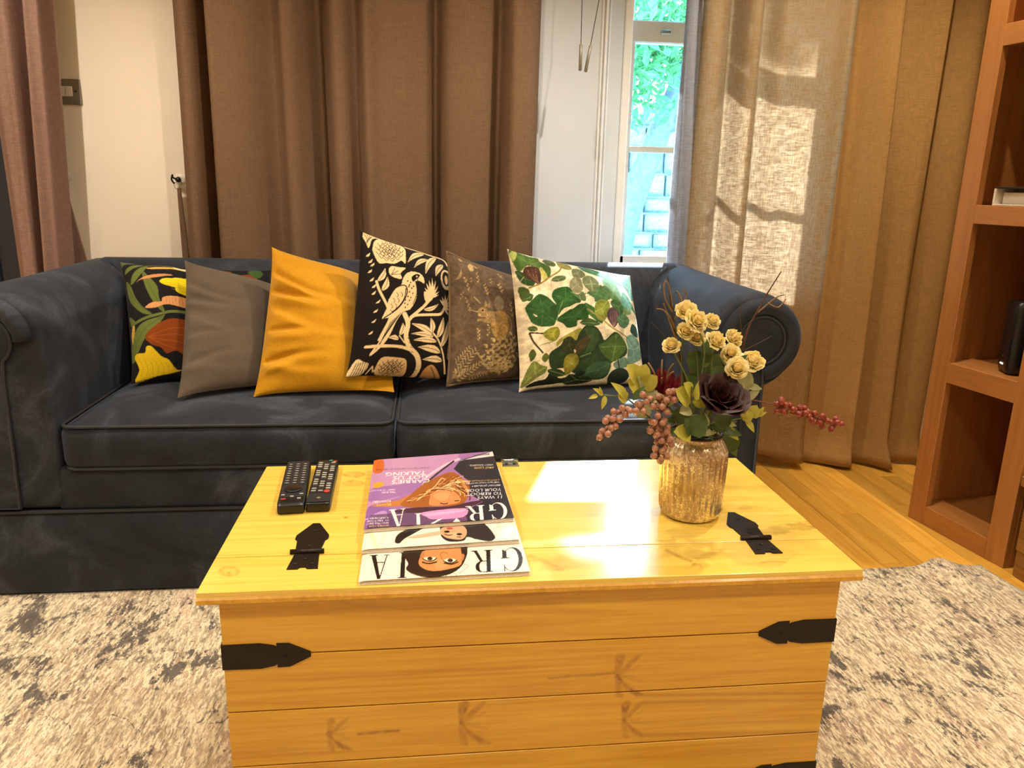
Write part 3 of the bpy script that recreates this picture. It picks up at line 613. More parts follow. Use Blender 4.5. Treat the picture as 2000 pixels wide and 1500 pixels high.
def strap(s_, z):
    L_ = .128; poly = [(0,-.0205),(.055,-.021),(.075,-.017),(.079,-.0145),(.079,-.020),(.097,-.0195),(L_,-.004),(L_,.004),(.097,.0195),(.079,.020),(.079,.0145),(.075,.017),(.055,.021),(0,.0205)]
    b = mk('corner_strap', prism(poly, 0,.0022, ((s_*(CX+.0022),CF,z),(-s_,0,0),(0,0,1),(0,-1,0)), .0006), M['iron'], chest)
    x = s_*CX; mk('strap_side', box(min(x,x+s_*.0022),max(x,x+s_*.0022),CF,CF+.12,z-.0205,z+.0205), M['iron'], b)
    inst('screw', scr, (s_*(CX-.088),CF-.0022,z), b, (PI/2,0,0))
for s_ in (-1,1):
    strap(s_, .3475); strap(s_, .078)
bh = mk('back_hinge', prism([(-.016,0),(.016,0),(.018,-.026),(-.018,-.026)],0,.002, ((.0,.503,.46),(1,0,0),(0,1,0),(0,0,1)),.0005), M['steel'], chest)
mk('hinge_knuckle', tube([(-.018,.505,.4635),(.018,.505,.4635)],.004,10), M['steel'], bh, True)
for dx in (-.008,.008): inst('screw', scr, (dx,.490,.462), bh)

# ------------------------------------------------------------------ throw pillows: prints first
def scales(cv, cx, cy, rx, ry, c, rings=4):
    for i in range(1,rings+1):
        q = i/rings; n = 5+2*i
        for k in range(n):
            a = 2*PI*k/n+i*.5; x, y = cx+rx*q*.8*math.cos(a), cy+ry*q*.8*math.sin(a); s_ = rx*.22
            cv.line([(x-s_*.8,y-s_*.5),(x,y+s_*.4),(x+s_*.8,y-s_*.4)],4,c)
def print_leaf():
    cv = Canvas(200,430,3.846,2000,1500,'#1c1a1c',.5); G, G2 = '#6c7838','#515f2c'
    cv.poly([(95,300),(160,295),(225,335),(130,350),(90,380)],'#5c664a')
    for q in ([(280,430),(330,490),(400,590),(410,700),(452,825),(405,800),(340,700),(290,560)],[(120,530),(165,580),(200,680),(260,770),(345,845),(260,832),(180,760),(135,680)],[(120,460),(130,410),(200,360),(295,355),(200,400)],[(165,565),(190,470),(260,390),(335,360),(290,430),(210,540)],[(140,1190),(130,1080),(180,980),(260,910),(400,870),(452,860),(380,950),(280,1030),(200,1130)],[(130,840),(192,900),(150,930)]): cv.poly(q,G)
    cv.line([(285,440),(350,620),(430,810)],5,G2); cv.line([(125,540),(190,700),(330,840)],5,G2); cv.line([(150,1150),(250,990),(430,870)],5,G2)
    cv.line([(330,365),(430,352),(545,375)],10,G); cv.line([(180,910),(300,870),(430,842),(560,822),(700,800),(900,770)],24,G)
    cv.poly([(320,390),(430,375),(560,385),(640,380),(640,400),(500,405),(350,405)],'#e0b45c'); cv.poly([(530,372),(600,385),(660,372),(660,402),(570,405)],'#efd9a4')
    cv.poly([(220,550),(270,505),(360,470),(450,465),(535,478),(430,495),(330,510),(260,525)],'#d8965e')
    Y1 = [(420,545),(450,515),(520,510),(570,495),(680,500),(700,650),(590,652),(550,630),(540,600),(470,582)]; cv.poly(Y1,'#f2da1c')
    for k in range(5): cv.line([(470+k*12,535+k*20),(560,525+k*24),(660,530+k*22)],3,'#c9a810')
    cv.poly([(285,785),(350,740),(430,735),(440,700),(520,685),(690,685),(690,765),(560,775),(460,765),(370,790)],'#e2a068')
    for k in range(9): cv.line([(470+k*24,700),(475+k*24,760)],3,'#b8743c')
    cv.poly([(270,1030),(340,960),(440,905),(560,885),(720,890),(740,1170),(600,1165),(520,1130),(440,1150),(400,1110),(330,1090)],'#8c4312')
    for k in range(4): cv.line([(300,1030),(450,980+k*40),(680,930+k*70)],6,'#a8581c')
    cv.poly([(160,1160),(190,1135),(260,1140),(275,1100),(320,1100),(390,1165),(450,1190),(500,1245),(580,1235),(480,1262),(350,1282),(160,1312),(200,1240)],'#efca1c')
    for k in range(6): cv.line([(200+k*45,1170+k*8),(230+k*42,1230),(215+k*45,1280-k*3)],3,'#bd9a12')
    for q in ([(810,370),(960,370),(930,410),(860,420)],[(950,440),(1080,400),(1145,440),(1140,468)]): cv.poly(q,'#8a3f18')
    cv.poly([(1080,380),(1140,345),(1190,400),(1150,442)],'#3e5a2c'); cv.poly([(140,1000),(160,925),(182,930),(175,990),(150,1060)],'#d8b24a')
    for k in range(6): cv.leaf(760+k*60,760-k*10,820+k*60,560+(k%2)*330,60,G,G2)
    return cv
def print_parrot():
    C, D = '#efd3a2','#1b1310'; cv = Canvas(670,440,4.413,1500,1500,D,.6)
    PB = [(225,185),(255,130),(330,105),(420,120),(490,140),(525,200),(510,260),(490,340),(460,310),(400,335),(330,325),(270,325),(240,280),(220,215)]
    cv.poly(PB,C); scales(cv,375,220,130,100,D)
    cv.poly([(155,95),(180,55),(250,70),(330,105),(240,112),(190,190),(172,140)],C)
    for k in range(4): cv.line([(175+k*22,70+k*6),(190+k*16,110-k*4),(180+k*8,150-k*12)],5,D)
    cv.line([(540,180),(640,212),(740,250),(860,285),(892,345)],14,C)
    for a in ((700,245,510,330,46),(715,300,558,382,40),(805,270,655,440,54),(852,340,750,458,54),(730,235,525,172,34)): cv.leaf(*a,C,D)
    cv.ell(862,480,62,92,C); cv.ell(862,472,43,66,D); cv.ell(862,482,18,43,'#e0b98e')
    cv.poly([(340,385),(370,355),(440,370),(488,380),(440,420),(447,472),(390,460),(350,430)],C)
    for q in (375,400,430): cv.line([(360,430),(q+20,q)],4,D,0)
    cv.line([(230,480),(250,560),(305,680),(322,720)],22,C); cv.leaf(240,480,312,368,48,C,D); cv.leaf(270,570,326,445,52,C,D)
    for x,y in ((175,245),(190,300),(205,330),(180,385),(190,460),(205,520),(200,580),(235,660),(215,740),(200,830),(180,930)): cv.leaf(x-18,y+14,x+22,y-18,18,C)
    body = [(450,490),(475,440),(530,412),(600,430),(635,470),(638,525),(612,508),(562,500),(577,600),(562,680),(520,747),(460,765),(392,860),(350,960),(290,1060),(207,1142),(193,1118),(258,1020),(243,1005),(290,900),(330,812),(268,817),(310,730),(330,640),(380,560),(440,525)]
    cv.poly(body,C,2); cv.line([(330,640),(390,552),(470,532),(492,590),(462,670),(400,742),(290,810)],9,D); cv.line([(480,560),(470,640),(420,715),(360,760)],6,D)
    for x,y in ((400,590),(440,590),(370,640),(410,640),(350,690),(390,690),(345,740)): cv.line([(x,y),(x+14,y+24),(x+4,y+40)],4,D)
    cv.poly([(528,465),(570,438),(602,450),(562,490),(540,503)],D); cv.line([(602,450),(578,490),(600,524)],5,D); cv.ell(575,460,9,7,C); cv.line([(560,500),(575,600),(545,700)],5,D)
    for x,y in ((495,495),(520,510),(505,545),(530,560),(512,590),(540,605),(500,630),(525,640),(480,660),(515,665),(475,690),(500,700),(480,725),(510,530),(545,545)): cv.ell(x,y,5,8,D,.4)
    for k in range(6): cv.line([(440-k*18,775+k*14),(350-k*12,900+k*16),(235+k*6,1085-k*6)],4,D)
    cv.line([(475,785),(505,870),(490,980),(530,1080),(610,1160),(645,1260),(628,1380)],42,C); cv.line([(505,860),(560,802),(690,797),(790,790),(832,728)],24,C); cv.line([(530,815),(640,722),(702,640)],26,C); cv.line([(150,1055),(300,1062),(450,1077),(560,1112)],28,C)
    for k in range(8): cv.line([(505+k*16,1000+k*40),(525+k*16,1010+k*40)],4,D,0)
    for b, tips in (((690,640),((640,560),(655,520),(680,490),(712,468),(745,490),(768,540),(778,590),(772,622))),((830,722),((778,660),(805,635),(842,615),(880,612),(915,640),(932,690),(915,750),(884,795)))):
        for t_ in tips: cv.leaf(*b,*t_,20,C,None,.05)
    cv.poly([(636,590),(722,640),(662,695)],C); cv.leaf(635,752,772,700,38,C,D)
    cv.line([(890,1310),(850,1150),(780,1020),(700,940)],16,C)
    for a in ((725,970,535,870,52),(740,995,535,962,42),(772,1038,555,1020,48),(822,1132,605,1082,64),(850,1202,662,1192,58),(768,1005,822,812,62),(815,1085,882,838,62),(718,960,702,825,46)): cv.leaf(*a,C,D,.06)
    cv.leaf(435,978,458,860,48,C,D); cv.leaf(430,1012,332,990,42,C,D); cv.line([(430,978),(482,1042)],10,C)
    cv.poly([(270,1280),(285,1190),(330,1160),(420,1170),(510,1185),(540,1240),(550,1330),(500,1355),(380,1332),(300,1320)],'#e3bd86'); scales(cv,410,1260,120,75,D)
    cv.poly([(18,1290),(80,1160),(150,1190),(202,1220),(160,1312),(40,1306)],C)
    for k in range(6): cv.line([(60+k*24,1300),(90+k*20,1195)],6,D,0)
    cv.line([(205,1305),(240,1240),(260,1292),(295,1260)],12,C,0); cv.poly([(690,1300),(740,1238),(800,1270),(880,1380),(880,1425),(720,1392)],'#c9975f'); cv.line([(750,1260),(860,1400)],6,D,0)
    cv.poly([(895,1100),(920,900),(990,850),(1000,1190),(905,1185)],'#dcb588')
    for k in range(7): cv.line([(900,930+k*38),(960,960+k*38)],5,D,0)
    for k in range(9): cv.leaf(1050,1300-k*120,1180+30*(k%2),1220-k*120,60,C,D)
    return cv
def print_squirrel():
    B, C, C2 = '#6a5846','#a98e62','#c2a878'; cv = Canvas(860,480,5.17,1300,1500,B,.6); rr = random.Random(3)
    cv.ell(548,605,50,78,'#8f8069'); cv.line([(560,690),(640,760),(660,860),(610,960),(560,985)],40,'#7d6648'); cv.line([(600,700),(672,800),(660,920),(600,990)],5,C)
    cv.ell(545,830,98,148,'#a98549'); 
    for k in range(150):
        a, q = rr.random()*6.28, rr.random()**.5; x, y = 545+92*q*math.cos(a), 830+140*q*math.sin(a); cv.line([(x,y),(x-10,y+9)],3,rr.choice((C2,'#7c5d30',C2)),0)
    cv.poly([(340,690),(380,640),(430,685),(490,690),(545,720),(565,785),(480,805),(420,812),(370,792),(318,782),(325,762),(400,762),(380,742),(340,742),(320,722)],'#9c8053'); cv.ell(372,688,50,46,'#9c8053'); cv.ell(372,676,22,20,C2); cv.ell(372,676,13,13,'#4a3420')
    cv.poly([(388,640),(408,572),(424,632)],C); cv.poly([(420,640),(450,590),(446,650)],'#8a7350'); cv.ell(338,720,14,14,C2); cv.line([(318,790),(330,770),(390,790)],8,C)
    for k in range(40):
        x, y = 400+rr.random()*120, 690+rr.random()*110; cv.line([(x,y),(x+8,y+10)],3,C2,0)
    for q in ([(290,530),(350,598)],[(250,668),(318,688)]): cv.line(q,10,C2,0)
    cv.ell(302,220,34,42,C2,.3); cv.line([(345,200),(380,225)],16,C,0); cv.leaf(180,120,235,155,22,C); cv.leaf(105,350,180,235,34,C); cv.line([(105,350),(180,235)],3,B,0)
    def sprig(x0,y0,x1,y1,n,s):
        cv.line([(x0,y0),((x0+x1)/2+8,(y0+y1)/2),(x1,y1)],4,C)
        for k in range(n):
            t = (k+.6)/n; x, y = x0+(x1-x0)*t, y0+(y1-y0)*t; sd = 1 if k%2 else -1; cv.leaf(x,y,x+sd*s*1.2,y-s*1.1,s*.75,C2); cv.ell(x+sd*s*.7,y-s*.6,s*.12,s*.12,B)
    for a in ((240,470,205,330,7,16),(275,380,270,330,4,14),(350,390,350,270,6,15),(245,690,205,540,7,16),(440,520,410,400,8,18),(495,400,490,340,4,14),(590,500,560,400,6,18),(335,1000,325,870,7,16),(425,960,425,830,5,16),(150,560,170,480,4,14),(620,340,600,300,3,16),(700,760,660,600,6,16)): sprig(*a)
    for a in ((540,1340,430,1060,9,40),(540,1340,500,1000,11,44),(560,1340,560,970,10,42),(580,1340,640,1010,11,44),(600,1350,710,1040,10,42),(620,1360,770,1150,8,40),(440,1240,350,1140,5,36),(500,1300,410,1240,5,36),(620,1300,740,1260,5,36),(700,1100,680,930,5,34)): sprig(*a)
    def fern(x0,y0,x1,y1,n,s):
        cv.line([(x0,y0),(x1,y1)],4,C); d = np.array((x1-x0,y1-y0))/n; u = d/np.linalg.norm(d); nn = np.array((-u[1],u[0]))
        for k in range(n):
            P = np.array((x0,y0))+d*k; q = s*(1-.5*k/n)
            for sd in (-1,1): e = P+(u*.8+nn*sd)*q; cv.leaf(*P,*e,q*.24,C2)
    for a in ((130,1340,330,1060,9,70),(160,1380,420,1200,9,64),(120,1220,260,1040,7,54),(300,1370,500,1320,7,48)): fern(*a)
    for k in range(40): cv.ell(100+rr.random()*110,1280+rr.random()*90,6,6,C)
    for k in range(12): sprig(760+rr.random()*250,200+k*95,740+rr.random()*280,110+k*95,6,26)
    return cv.mottle(.25,(12,40),4)
def print_fig():
    cv = Canvas(980,480,5.0,1450,1500,'#efdfbf',.6); P = cv.poly
    def lf(q,c,vein=None,lite=None):
        P(q,c); A = np.array(q,float); m_ = A.mean(0)
        if lite: P([tuple(m_+(a-m_)*.55+np.array((-8,-6))) for a in A],lite,3,.6)
        if vein:
            for k in range(0,len(q),2): cv.line([tuple(m_),tuple(m_+(A[k]-m_)*.85)],4,vein)
    lf([(55,60),(100,38),(250,90),(350,110),(345,150),(425,200),(400,300),(330,330),(300,230),(200,190),(120,250),(85,200)],'#48672f','#7e9455','#5d7a3d'); lf([(85,240),(150,260),(240,340),(230,390),(160,380),(110,330)],'#33502a','#6d8648'); lf([(100,400),(180,420),(190,500),(130,540)],'#4a5e2c')
    P([(100,45),(140,60),(110,110),(75,150),(58,80)],'#a3ad63')
    P([(148,250),(180,205),(260,198),(312,230),(312,300),(285,382),(220,342),(160,292)],'#4b3029')
    for k in range(7): cv.line([(280,375),(200+k*14,300-k*2),(175+k*20,240-k*3)],4,'#a07a50' if k%2 else '#6b4636')
    P([(310,230),(345,215),(375,320),(330,345)],'#c4bf6a'); cv.line([(150,300),(120,350),(190,395),(280,390)],6,'#c9c48a'); cv.line([(270,410),(300,445),(380,420),(395,340)],6,'#c9b98a')
    cv.line([(190,410),(290,375),(400,310),(500,258),(560,205)],15,'#8d7a3c')
    lf([(520,200),(540,145),(620,160),(662,200),(640,242),(560,230)],'#7f7a3a','#b0a860'); lf([(378,150),(430,122),(502,140),(500,192),(440,202)],'#4c5e35','#7f8f60'); lf([(398,350),(450,308),(545,308),(540,346),(460,366)],'#56693d','#8a9a68')
    lf([(630,285),(660,230),(742,238),(765,300),(700,332),(640,322)],'#6a7150','#98a080'); lf([(568,462),(580,370),(650,318),(702,340),(702,450),(640,492)],'#8a8a66','#c8c6a8','#a5a480'); lf([(718,405),(730,330),(800,306),(852,350),(862,402),(830,472),(792,492)],'#6f7c58','#a8b090')
    lf([(385,490),(420,440),(520,418),(572,440),(602,500),(652,530),(658,582),(560,620),(480,640),(430,702),(420,600),(390,540)],'#2c5628','#4f7c42','#356530'); lf([(150,600),(200,540),(270,478),(342,510),(402,580),(442,640),(412,762),(390,802),(290,802),(210,760),(180,700)],'#2f562a','#55804a','#3d6a34'); lf([(415,745),(480,690),(560,640),(650,598),(722,610),(738,690),(722,762),(620,760),(612,818),(520,832),(480,790)],'#28501f','#4f7c42','#335f2b')
    cv.line([(420,770),(440,660),(480,560)],5,'#7fa06a'); P([(535,630),(600,595),(645,592),(560,650)],'#efdfbf'); P([(210,665),(250,690),(240,700)],'#efdfbf')
    lf([(690,530),(720,488),(800,540),(812,582),(942,560),(952,500),(872,408),(822,480),(760,470)],'#4b7345','#7fa070'); lf([(900,390),(942,328),(1032,380),(1072,480),(1092,592),(1020,590),(960,560),(940,470)],'#5f8a55','#a5c096','#74a066'); lf([(740,200),(820,208),(950,268),(1062,350),(1082,402),(980,362),(850,300),(760,250)],'#3f7556','#7fb097'); lf([(1062,600),(1190,618),(1202,692),(1100,702)],'#739a62'); lf([(1100,480),(1180,520),(1250,620),(1292,702),(1200,640),(1090,640)],'#4a8a68','#8fc0a0'); lf([(1130,380),(1242,298),(1242,420),(1282,522),(1230,562),(1180,470)],'#57947a','#9fd0b8')  # last, rightmost leaf is teal: blue window light painted into its print colour
    lf([(700,590),(800,640),(880,762),(860,792),(740,702)],'#3a6530','#6a9055'); lf([(808,602),(850,558),(922,570),(942,640),(902,762),(840,760),(800,682)],'#7b8b38','#b5b860','#93a048'); lf([(948,602),(1000,558),(1072,600),(1092,672),(1050,742)],'#3f643d','#6a9065')
    P([(918,682),(960,638),(1032,680),(1042,752),(1000,836),(960,802),(920,742)],'#553f45')
    for k in range(5): cv.line([(990,830),(950+k*18,740),(955+k*14,670)],4,'#9a7f78')
    cv.line([(730,650),(860,742),(980,842),(1142,922)],13,'#9c8a50'); cv.line([(900,800),(920,900),(990,910),(1010,860)],6,'#c9b98a')
    cv.line([(190,850),(310,872)],13,'#2a2218'); cv.line([(190,860),(230,952),(322,1062)],15,'#2a2218'); cv.line([(290,985),(400,960)],6,'#6a7030')
    lf([(308,882),(350,830),(430,818),(457,880),(430,952),(370,947)],'#878b2c','#c2c060','#a5a43c')
    lf([(440,960),(520,900),(660,838),(668,920),(600,962),(520,930),(450,1012)],'#a09a46')
    P([(478,1000),(500,940),(560,918),(620,960),(650,880),(720,808),(820,828),(880,898),(920,960),(1000,880),(1080,920),(1160,1020),(1150,1112),(1020,1182),(1020,1292),(960,1342),(800,1332),(700,1290),(560,1232),(440,1232),(388,1130),(400,1060)],'#2c3f25')
    lf([(620,1100),(640,980),(792,888),(742,1010),(680,1092)],'#4d4428','#6d6238'); lf([(868,1030),(930,970),(1020,898),(1100,940),(1152,1020),(1110,1102),(1022,1172)],'#4c6830','#88a05c','#5a7838'); lf([(700,850),(800,840),(860,920),(820,1060),(740,1090),(790,940)],'#36502c','#56703e'); lf([(780,1280),(870,1170),(1010,1180),(1010,1290),(900,1330)],'#3a563c','#5c7a58'); lf([(490,1060),(510,950),(560,925),(610,970),(600,1080)],'#33381f','#565a34')
    lf([(540,1150),(570,1094),(650,1094),(692,1150),(682,1222),(612,1302),(560,1232)],'#85802f','#b0a850','#9a9440'); P([(615,1050),(640,1060),(632,1085)],'#efdfbf'); cv.line([(700,1120),(800,1085)],9,'#7f9a5c')
    lf([(165,1390),(200,1210),(250,1138),(330,1188),(392,1210),(382,1272),(310,1312),(240,1372)],'#78823f','#b8bc78','#8e9650')
    P([(410,1332),(430,1272),(500,1290),(560,1332),(700,1290),(720,1258),(802,1270),(742,1322),(640,1372),(230,1402),(300,1350)],'#1f251a'); lf([(195,1060),(230,1018),(262,1080),(220,1142)],'#4c5a26'); lf([(318,1120),(350,1068),(392,1110),(360,1162)],'#5a6630')
    for q, c_ in (([(560,470),(640,500),(700,470),(720,560),(660,560)],'#5a6d48'),([(1000,300),(1080,330),(1120,420),(1060,400)],'#5f9a7c'),([(150,520),(180,470),(220,480),(200,540)],'#3a5528'),([(640,790),(740,740),(860,800),(760,820)],'#3f5a2e'),([(170,800),(230,790),(260,830),(200,840)],'#4c5e2c'),([(1020,740),(1100,700),(1180,760),(1120,840),(1050,820)],'#4f7a58'),([(880,440),(930,420),(950,520),(900,540)],'#547a4c'),([(1040,1190),(1150,1120),(1200,1200),(1100,1240)],'#6a8a78'),([(400,1240),(520,1240),(600,1300),(480,1310)],'#2a3a20'),([(640,1290),(760,1320),(900,1350),(760,1390),(620,1380)],'#25301f')): lf(q,c_,'#8aa070')
    cv.ell(1130,1310,102,82,'#2a382d'); cv.line([(1080,1150),(1115,1240)],11,'#3a2a20'); lf([(1190,850),(1220,788),(1292,840),(1292,922),(1210,890)],'#20443c'); lf([(1140,930),(1230,898),(1332,1000),(1352,1102),(1262,1172),(1190,1182),(1170,1030)],'#6f9587','#a8c8bc')
    return cv.mottle(.20,(14,34,80),3)
# px quad = where the print was sketched; 3-D corners TL, TR, BR, BL of the seam square
PIL = {
 'leaf':([(222,512),(522,524),(505,752),(232,772)], [(-1.075,1.385,.785),(-.640,1.385,.765),(-.615,1.20,.475),(-.985,1.135,.475)], .062),
 'grey':([(360,508),(640,582),(610,750),(346,785)], [(-.859,1.28,.803),(-.476,1.37,.690),(-.493,1.123,.482),(-.807,.953,.484)], .055),
 'yellow':([(531,482),(775,548),(770,766),(495,777)], [(-.602,1.22,.848),(-.262,1.36,.737),(-.261,1.027,.475),(-.625,.982,.477)], .070),
 'parrot':([(702,450),(930,520),(930,750),(675,737)], [(-.354,1.17,.90),(-.018,1.34,.786),(-.032,1.111,.475),(-.387,1.0,.524)], .060),
 'squirrel':([(873,492),(1075,560),(1075,742),(873,759)], [(-.114,1.15,.846),(.217,1.35,.723),(.191,1.153,.482),(-.116,1.061,.482)], .052),
 'fig':([(990,486),(1231,538),(1262,752),(1013,768)], [(.052,1.13,.858),(.465,1.34,.764),(.462,1.085,.475),(.079,1.006,.477)], .070)}
def pillow(key, n, cv=None, base='#202020', crease=0, seed=0):
    quad, C3, T_ = PIL[key]; C3 = [np.array(c) for c in C3]; rs = np.random.default_rng(seed)
    nrm = np.cross(C3[1]-C3[0], C3[3]-C3[0]); nrm /= np.linalg.norm(nrm)
    if nrm[1] > 0: nrm = -nrm
    ph = rs.random((6,4))
    def surf(m_, side):
        u, v = np.meshgrid(np.linspace(0,1,m_), np.linspace(0,1,m_)); a, b = 2*u-1, 2*v-1
        e = .050; uu = .5+.5*a*(1-e*(1-b**4)); vv = .5+.5*b*(1-e*(1-a**4))
        P = (C3[0]*((1-uu)*(1-vv))[...,None]+C3[1]*(uu*(1-vv))[...,None]+C3[2]*(uu*vv)[...,None]+C3[3]*((1-uu)*vv)[...,None])
        th = T_*1.06*np.clip((1-a**2),0,1)**.50*np.clip((1-b**2),0,1)**.50*(1-.12*(a*b)**2)
        w_ = np.zeros_like(u)
        for k in range(6): w_ += np.sin((a*math.cos(ph[k,0]*6)+b*math.sin(ph[k,0]*6))*(3+5*ph[k,1])+ph[k,2]*6)*(.5+ph[k,3])
        edge = np.clip(1-np.abs(np.maximum(np.abs(a),np.abs(b))),0,1)
        th = th*(1+.035*w_)
        sq, s0, s1 = {'leaf':(.75,.30,.55),'grey':(.75,.45,.75),'yellow':(.78,.50,.80),'parrot':(.7,.55,.9),'squirrel':(.75,.50,.8),'fig':(0,0,1)}[key]   # pressed flat under its neighbour
        k_ = np.clip((u-s0)/(s1-s0),0,1); k_ = k_*k_*(3-2*k_)
        th = th*(1-sq*k_) if side > 0 else th*.5
        if crease:  # gathered folds running in from the left seam
            for (cy_, sl, wd, am) in ((.17,.62,.034,.017),(.31,.26,.026,.019),(.40,.70,.05,.010),(.585,.04,.022,.013),(.77,.30,.045,.009),(.80,-.22,.024,.012)):
                d = v-(cy_+sl*u*(1-u)); th -= crease*am*np.exp(-(d/wd)**2)*np.exp(-((u-.10)/(.16+.25*abs(sl)))**2)*np.minimum(1,edge*14); th += crease*am*.8*np.exp(-((d-.055)/.035)**2)*np.exp(-((u-.10)/(.16+.30*abs(sl)))**2)*np.minimum(1,edge*14)
        P = P+nrm*(side*th)[...,None]
        return P.reshape(-1,3), np.c_[u.ravel(), v.ravel()]
    A, uv = surf(n,1); nb = 41; B, _ = surf(nb,-1); V = np.r_[A,B]; F = grid_faces(n,n,0,True)+grid_faces(nb,nb,len(A))
    cols_ = None
    if cv is not None:
        cols_ = np.empty((len(V),3)); cols_[:len(A)] = cv.sample(homography(quad)(uv)); cols_[len(A):] = lin(hexc(base))
    border = [A[i] for i in range(n)]+[A[j*n+n-1] for j in range(n)]+[A[(n-1)*n+i] for i in range(n-1,-1,-1)]+[A[j*n] for j in range(n-1,-1,-1)]
    return (V,F), cols_, border
def put_pillow(name, key, n, mat, label, cv=None, base='#202020', crease=0, seed=0, pipe=None):
    VF, c, bd = pillow(key, n, cv, base, crease, seed); o = mk(name, VF, mat, None, True, c)
    if pipe:
        st = max(1,len(bd)//120); mk('piping', tube(bd[::st], .0038, 6, True), pipe, o, True)
    return tag(o, label, 'cushion', 'throw cushions on the sofa')
put_pillow('throw_cushion','leaf',230,M['printed'],'black cushion embroidered with green leaves and yellow petals beside the sofa arm',print_leaf(),'#1c1a1c',0,1)
put_pillow('throw_cushion','grey',70,M['grey'],'plain grey-brown linen cushion beside the mustard cushion',None,'',.5,2)
put_pillow('throw_cushion','yellow',130,M['yellow'],'plain mustard yellow velvet cushion with creased corner',None,'',1.0,3)
put_pillow('throw_cushion','parrot',260,M['printed'],'black and cream cushion printed with a parrot on a branch',print_parrot(),'#1b1310',0,4)
put_pillow('throw_cushion','squirrel',240,M['printed'],'brown cushion printed with a squirrel among ferns, piped edge',print_squirrel(),'#6a5846',0,5,M['pipe_brown'])
put_pillow('throw_cushion','fig',260,M['printed'],'cream cushion printed with figs and large green leaves',print_fig(),'#efdfbf',0,6)

# ------------------------------------------------------------------ curtains
def curtain(name, ctrl, z0, z1, mat, label, hemz=None, yb=1.665, flare=0.0, seed=0, bottom=0.0, depth=1.0, lean=0, hem=0):
    """ctrl: (x, depth towards the room); smooth folds, cloth has a real 3 mm thickness"""
    rs = np.random.default_rng(seed); P = np.array(spline([(a,b) for a,b in ctrl],14)); nx, nz = len(P), 70; V = []
    p1, p2, p3 = rs.random(3)*6
    for side in (0,1):
        for j in range(nz):
            t = j/(nz-1); z = z0+(z1-z0)*t
            for i in range(nx):
                x, d = P[i]; s_ = i/(nx-1); low = (1-t)
                dd = d*depth*(.75+.35*low)+.006*math.sin(9*s_*3+p1+3*t)+.004*math.sin(31*s_+p2+5*t)
                dx = flare*low*(s_-.5)+lean*(t-.41)*s_+.006*math.sin(4*t+p3+6*s_)
                pud = bottom*max(0,1-(z-z0)/.09)
                tx, ty = P[min(i+1,nx-1)]-P[max(i-1,0)]; l = math.hypot(tx,ty); off = .003*side
                V.append((x+dx-off*ty/l*-1, yb-dd+off*tx/l-pud*(.6+.4*math.sin(14*s_+p1)), z+hem*(1-s_)*low+.004*math.sin(20*s_+p2)*low*(low > .97)))
    n = nx*nz; F = grid_faces(nx,nz)+grid_faces(nx,nz,n,True)
    for i in range(nx-1): F.append((i+1,i,i+n,i+1+n)); a = (nz-1)*nx+i; F.append((a,a+1,a+1+n,a+n))
    for j in range(nz-1): a = j*nx; F.append((a,a+nx,a+nx+n,a+n)); a += nx-1; F.append((a+nx,a,a+n,a+nx+n))
    return tag(mk(name, (np.array(V),F), mat, None, True), label, 'curtain')
def px_m(p): return -.953+(p-340)*.001597
ZT = 2.40
curtain('curtain', [(-1.50,.00),(-1.47,.03),(-1.44,.06),(-1.41,.05),(-1.395,-.01),(-1.375,.06),(-1.35,.055),(-1.338,.00),(-1.33,-.04)], .02, ZT, M['cur_l'], 'taupe linen curtain hanging beside the light switch', seed=1, lean=.13)
curtain('curtain', [(px_m(a),b) for a,b in ((334,.0),(352,.045),(372,.03),(390,-.045),(404,.05),(430,.06),(475,.045),(525,.0),(548,.055),(570,.05),(590,.01),(615,-.055),(645,.03),(668,.035),(692,-.005),(714,.05),(745,.03),(790,.02),(835,.015),(855,-.045),(880,.02),(930,.03),(965,.01),(988,-.04),(1008,.045),(1040,.04),(1058,.02),(1068,-.02))], .02, ZT, M['cur_m'], 'wide brown linen curtain hanging behind the sofa', seed=2, yb=1.705, depth=1.25)
rc = curtain('curtain', [(.728,-.060),(.734,-.02),(.748,.035),(.79,.05),(.83,.01),(.862,-.045),(.90,.045),(.935,.05),(.965,-.02),(.99,-.01),(1.03,.035),(1.09,.02),(1.15,.04),(1.20,.05),(1.235,.065),(1.262,.04),(1.268,-.01)], .018, ZT, M['cur_r'], 'tan linen curtain with sunlight glowing through it', seed=3, bottom=.02, hem=.085)
def lining():
    rs = spline([(.694,.045),(.702,.018),(.716,.012),(.732,.006),(.742,-.006)],8); nz = 50; V = []
    for side in (0,1):
        for j in range(nz):
            z = .05+(ZT-.05)*j/(nz-1)
            for i, (x,d) in enumerate(rs): V.append((x+.004*math.sin(z*5+i*.3)+.003*side, 1.655+d+.004*math.sin(z*7+i*.4)+.002*side, z))
    n = len(rs); return np.array(V), grid_faces(n,nz)+grid_faces(n,nz,n*nz,True)
tag(mk('lining_edge', lining(), M['hem'], rc, True), 'lining edge painted pale with window light')
curtain('curtain', [(1.275,-.06),(1.30,-.045),(1.335,-.03),(1.39,.035),(1.43,.06),(1.445,.02),(1.47,.0),(1.53,.025),(1.575,.06),(1.595,.055),(1.605,.005),(1.64,.0),(1.70,.03),(1.745,.02),(1.78,-.03)], .012, ZT, M['cur_r2'], 'ochre linen curtain hanging beside the tall bookcase', seed=4, bottom=.05)

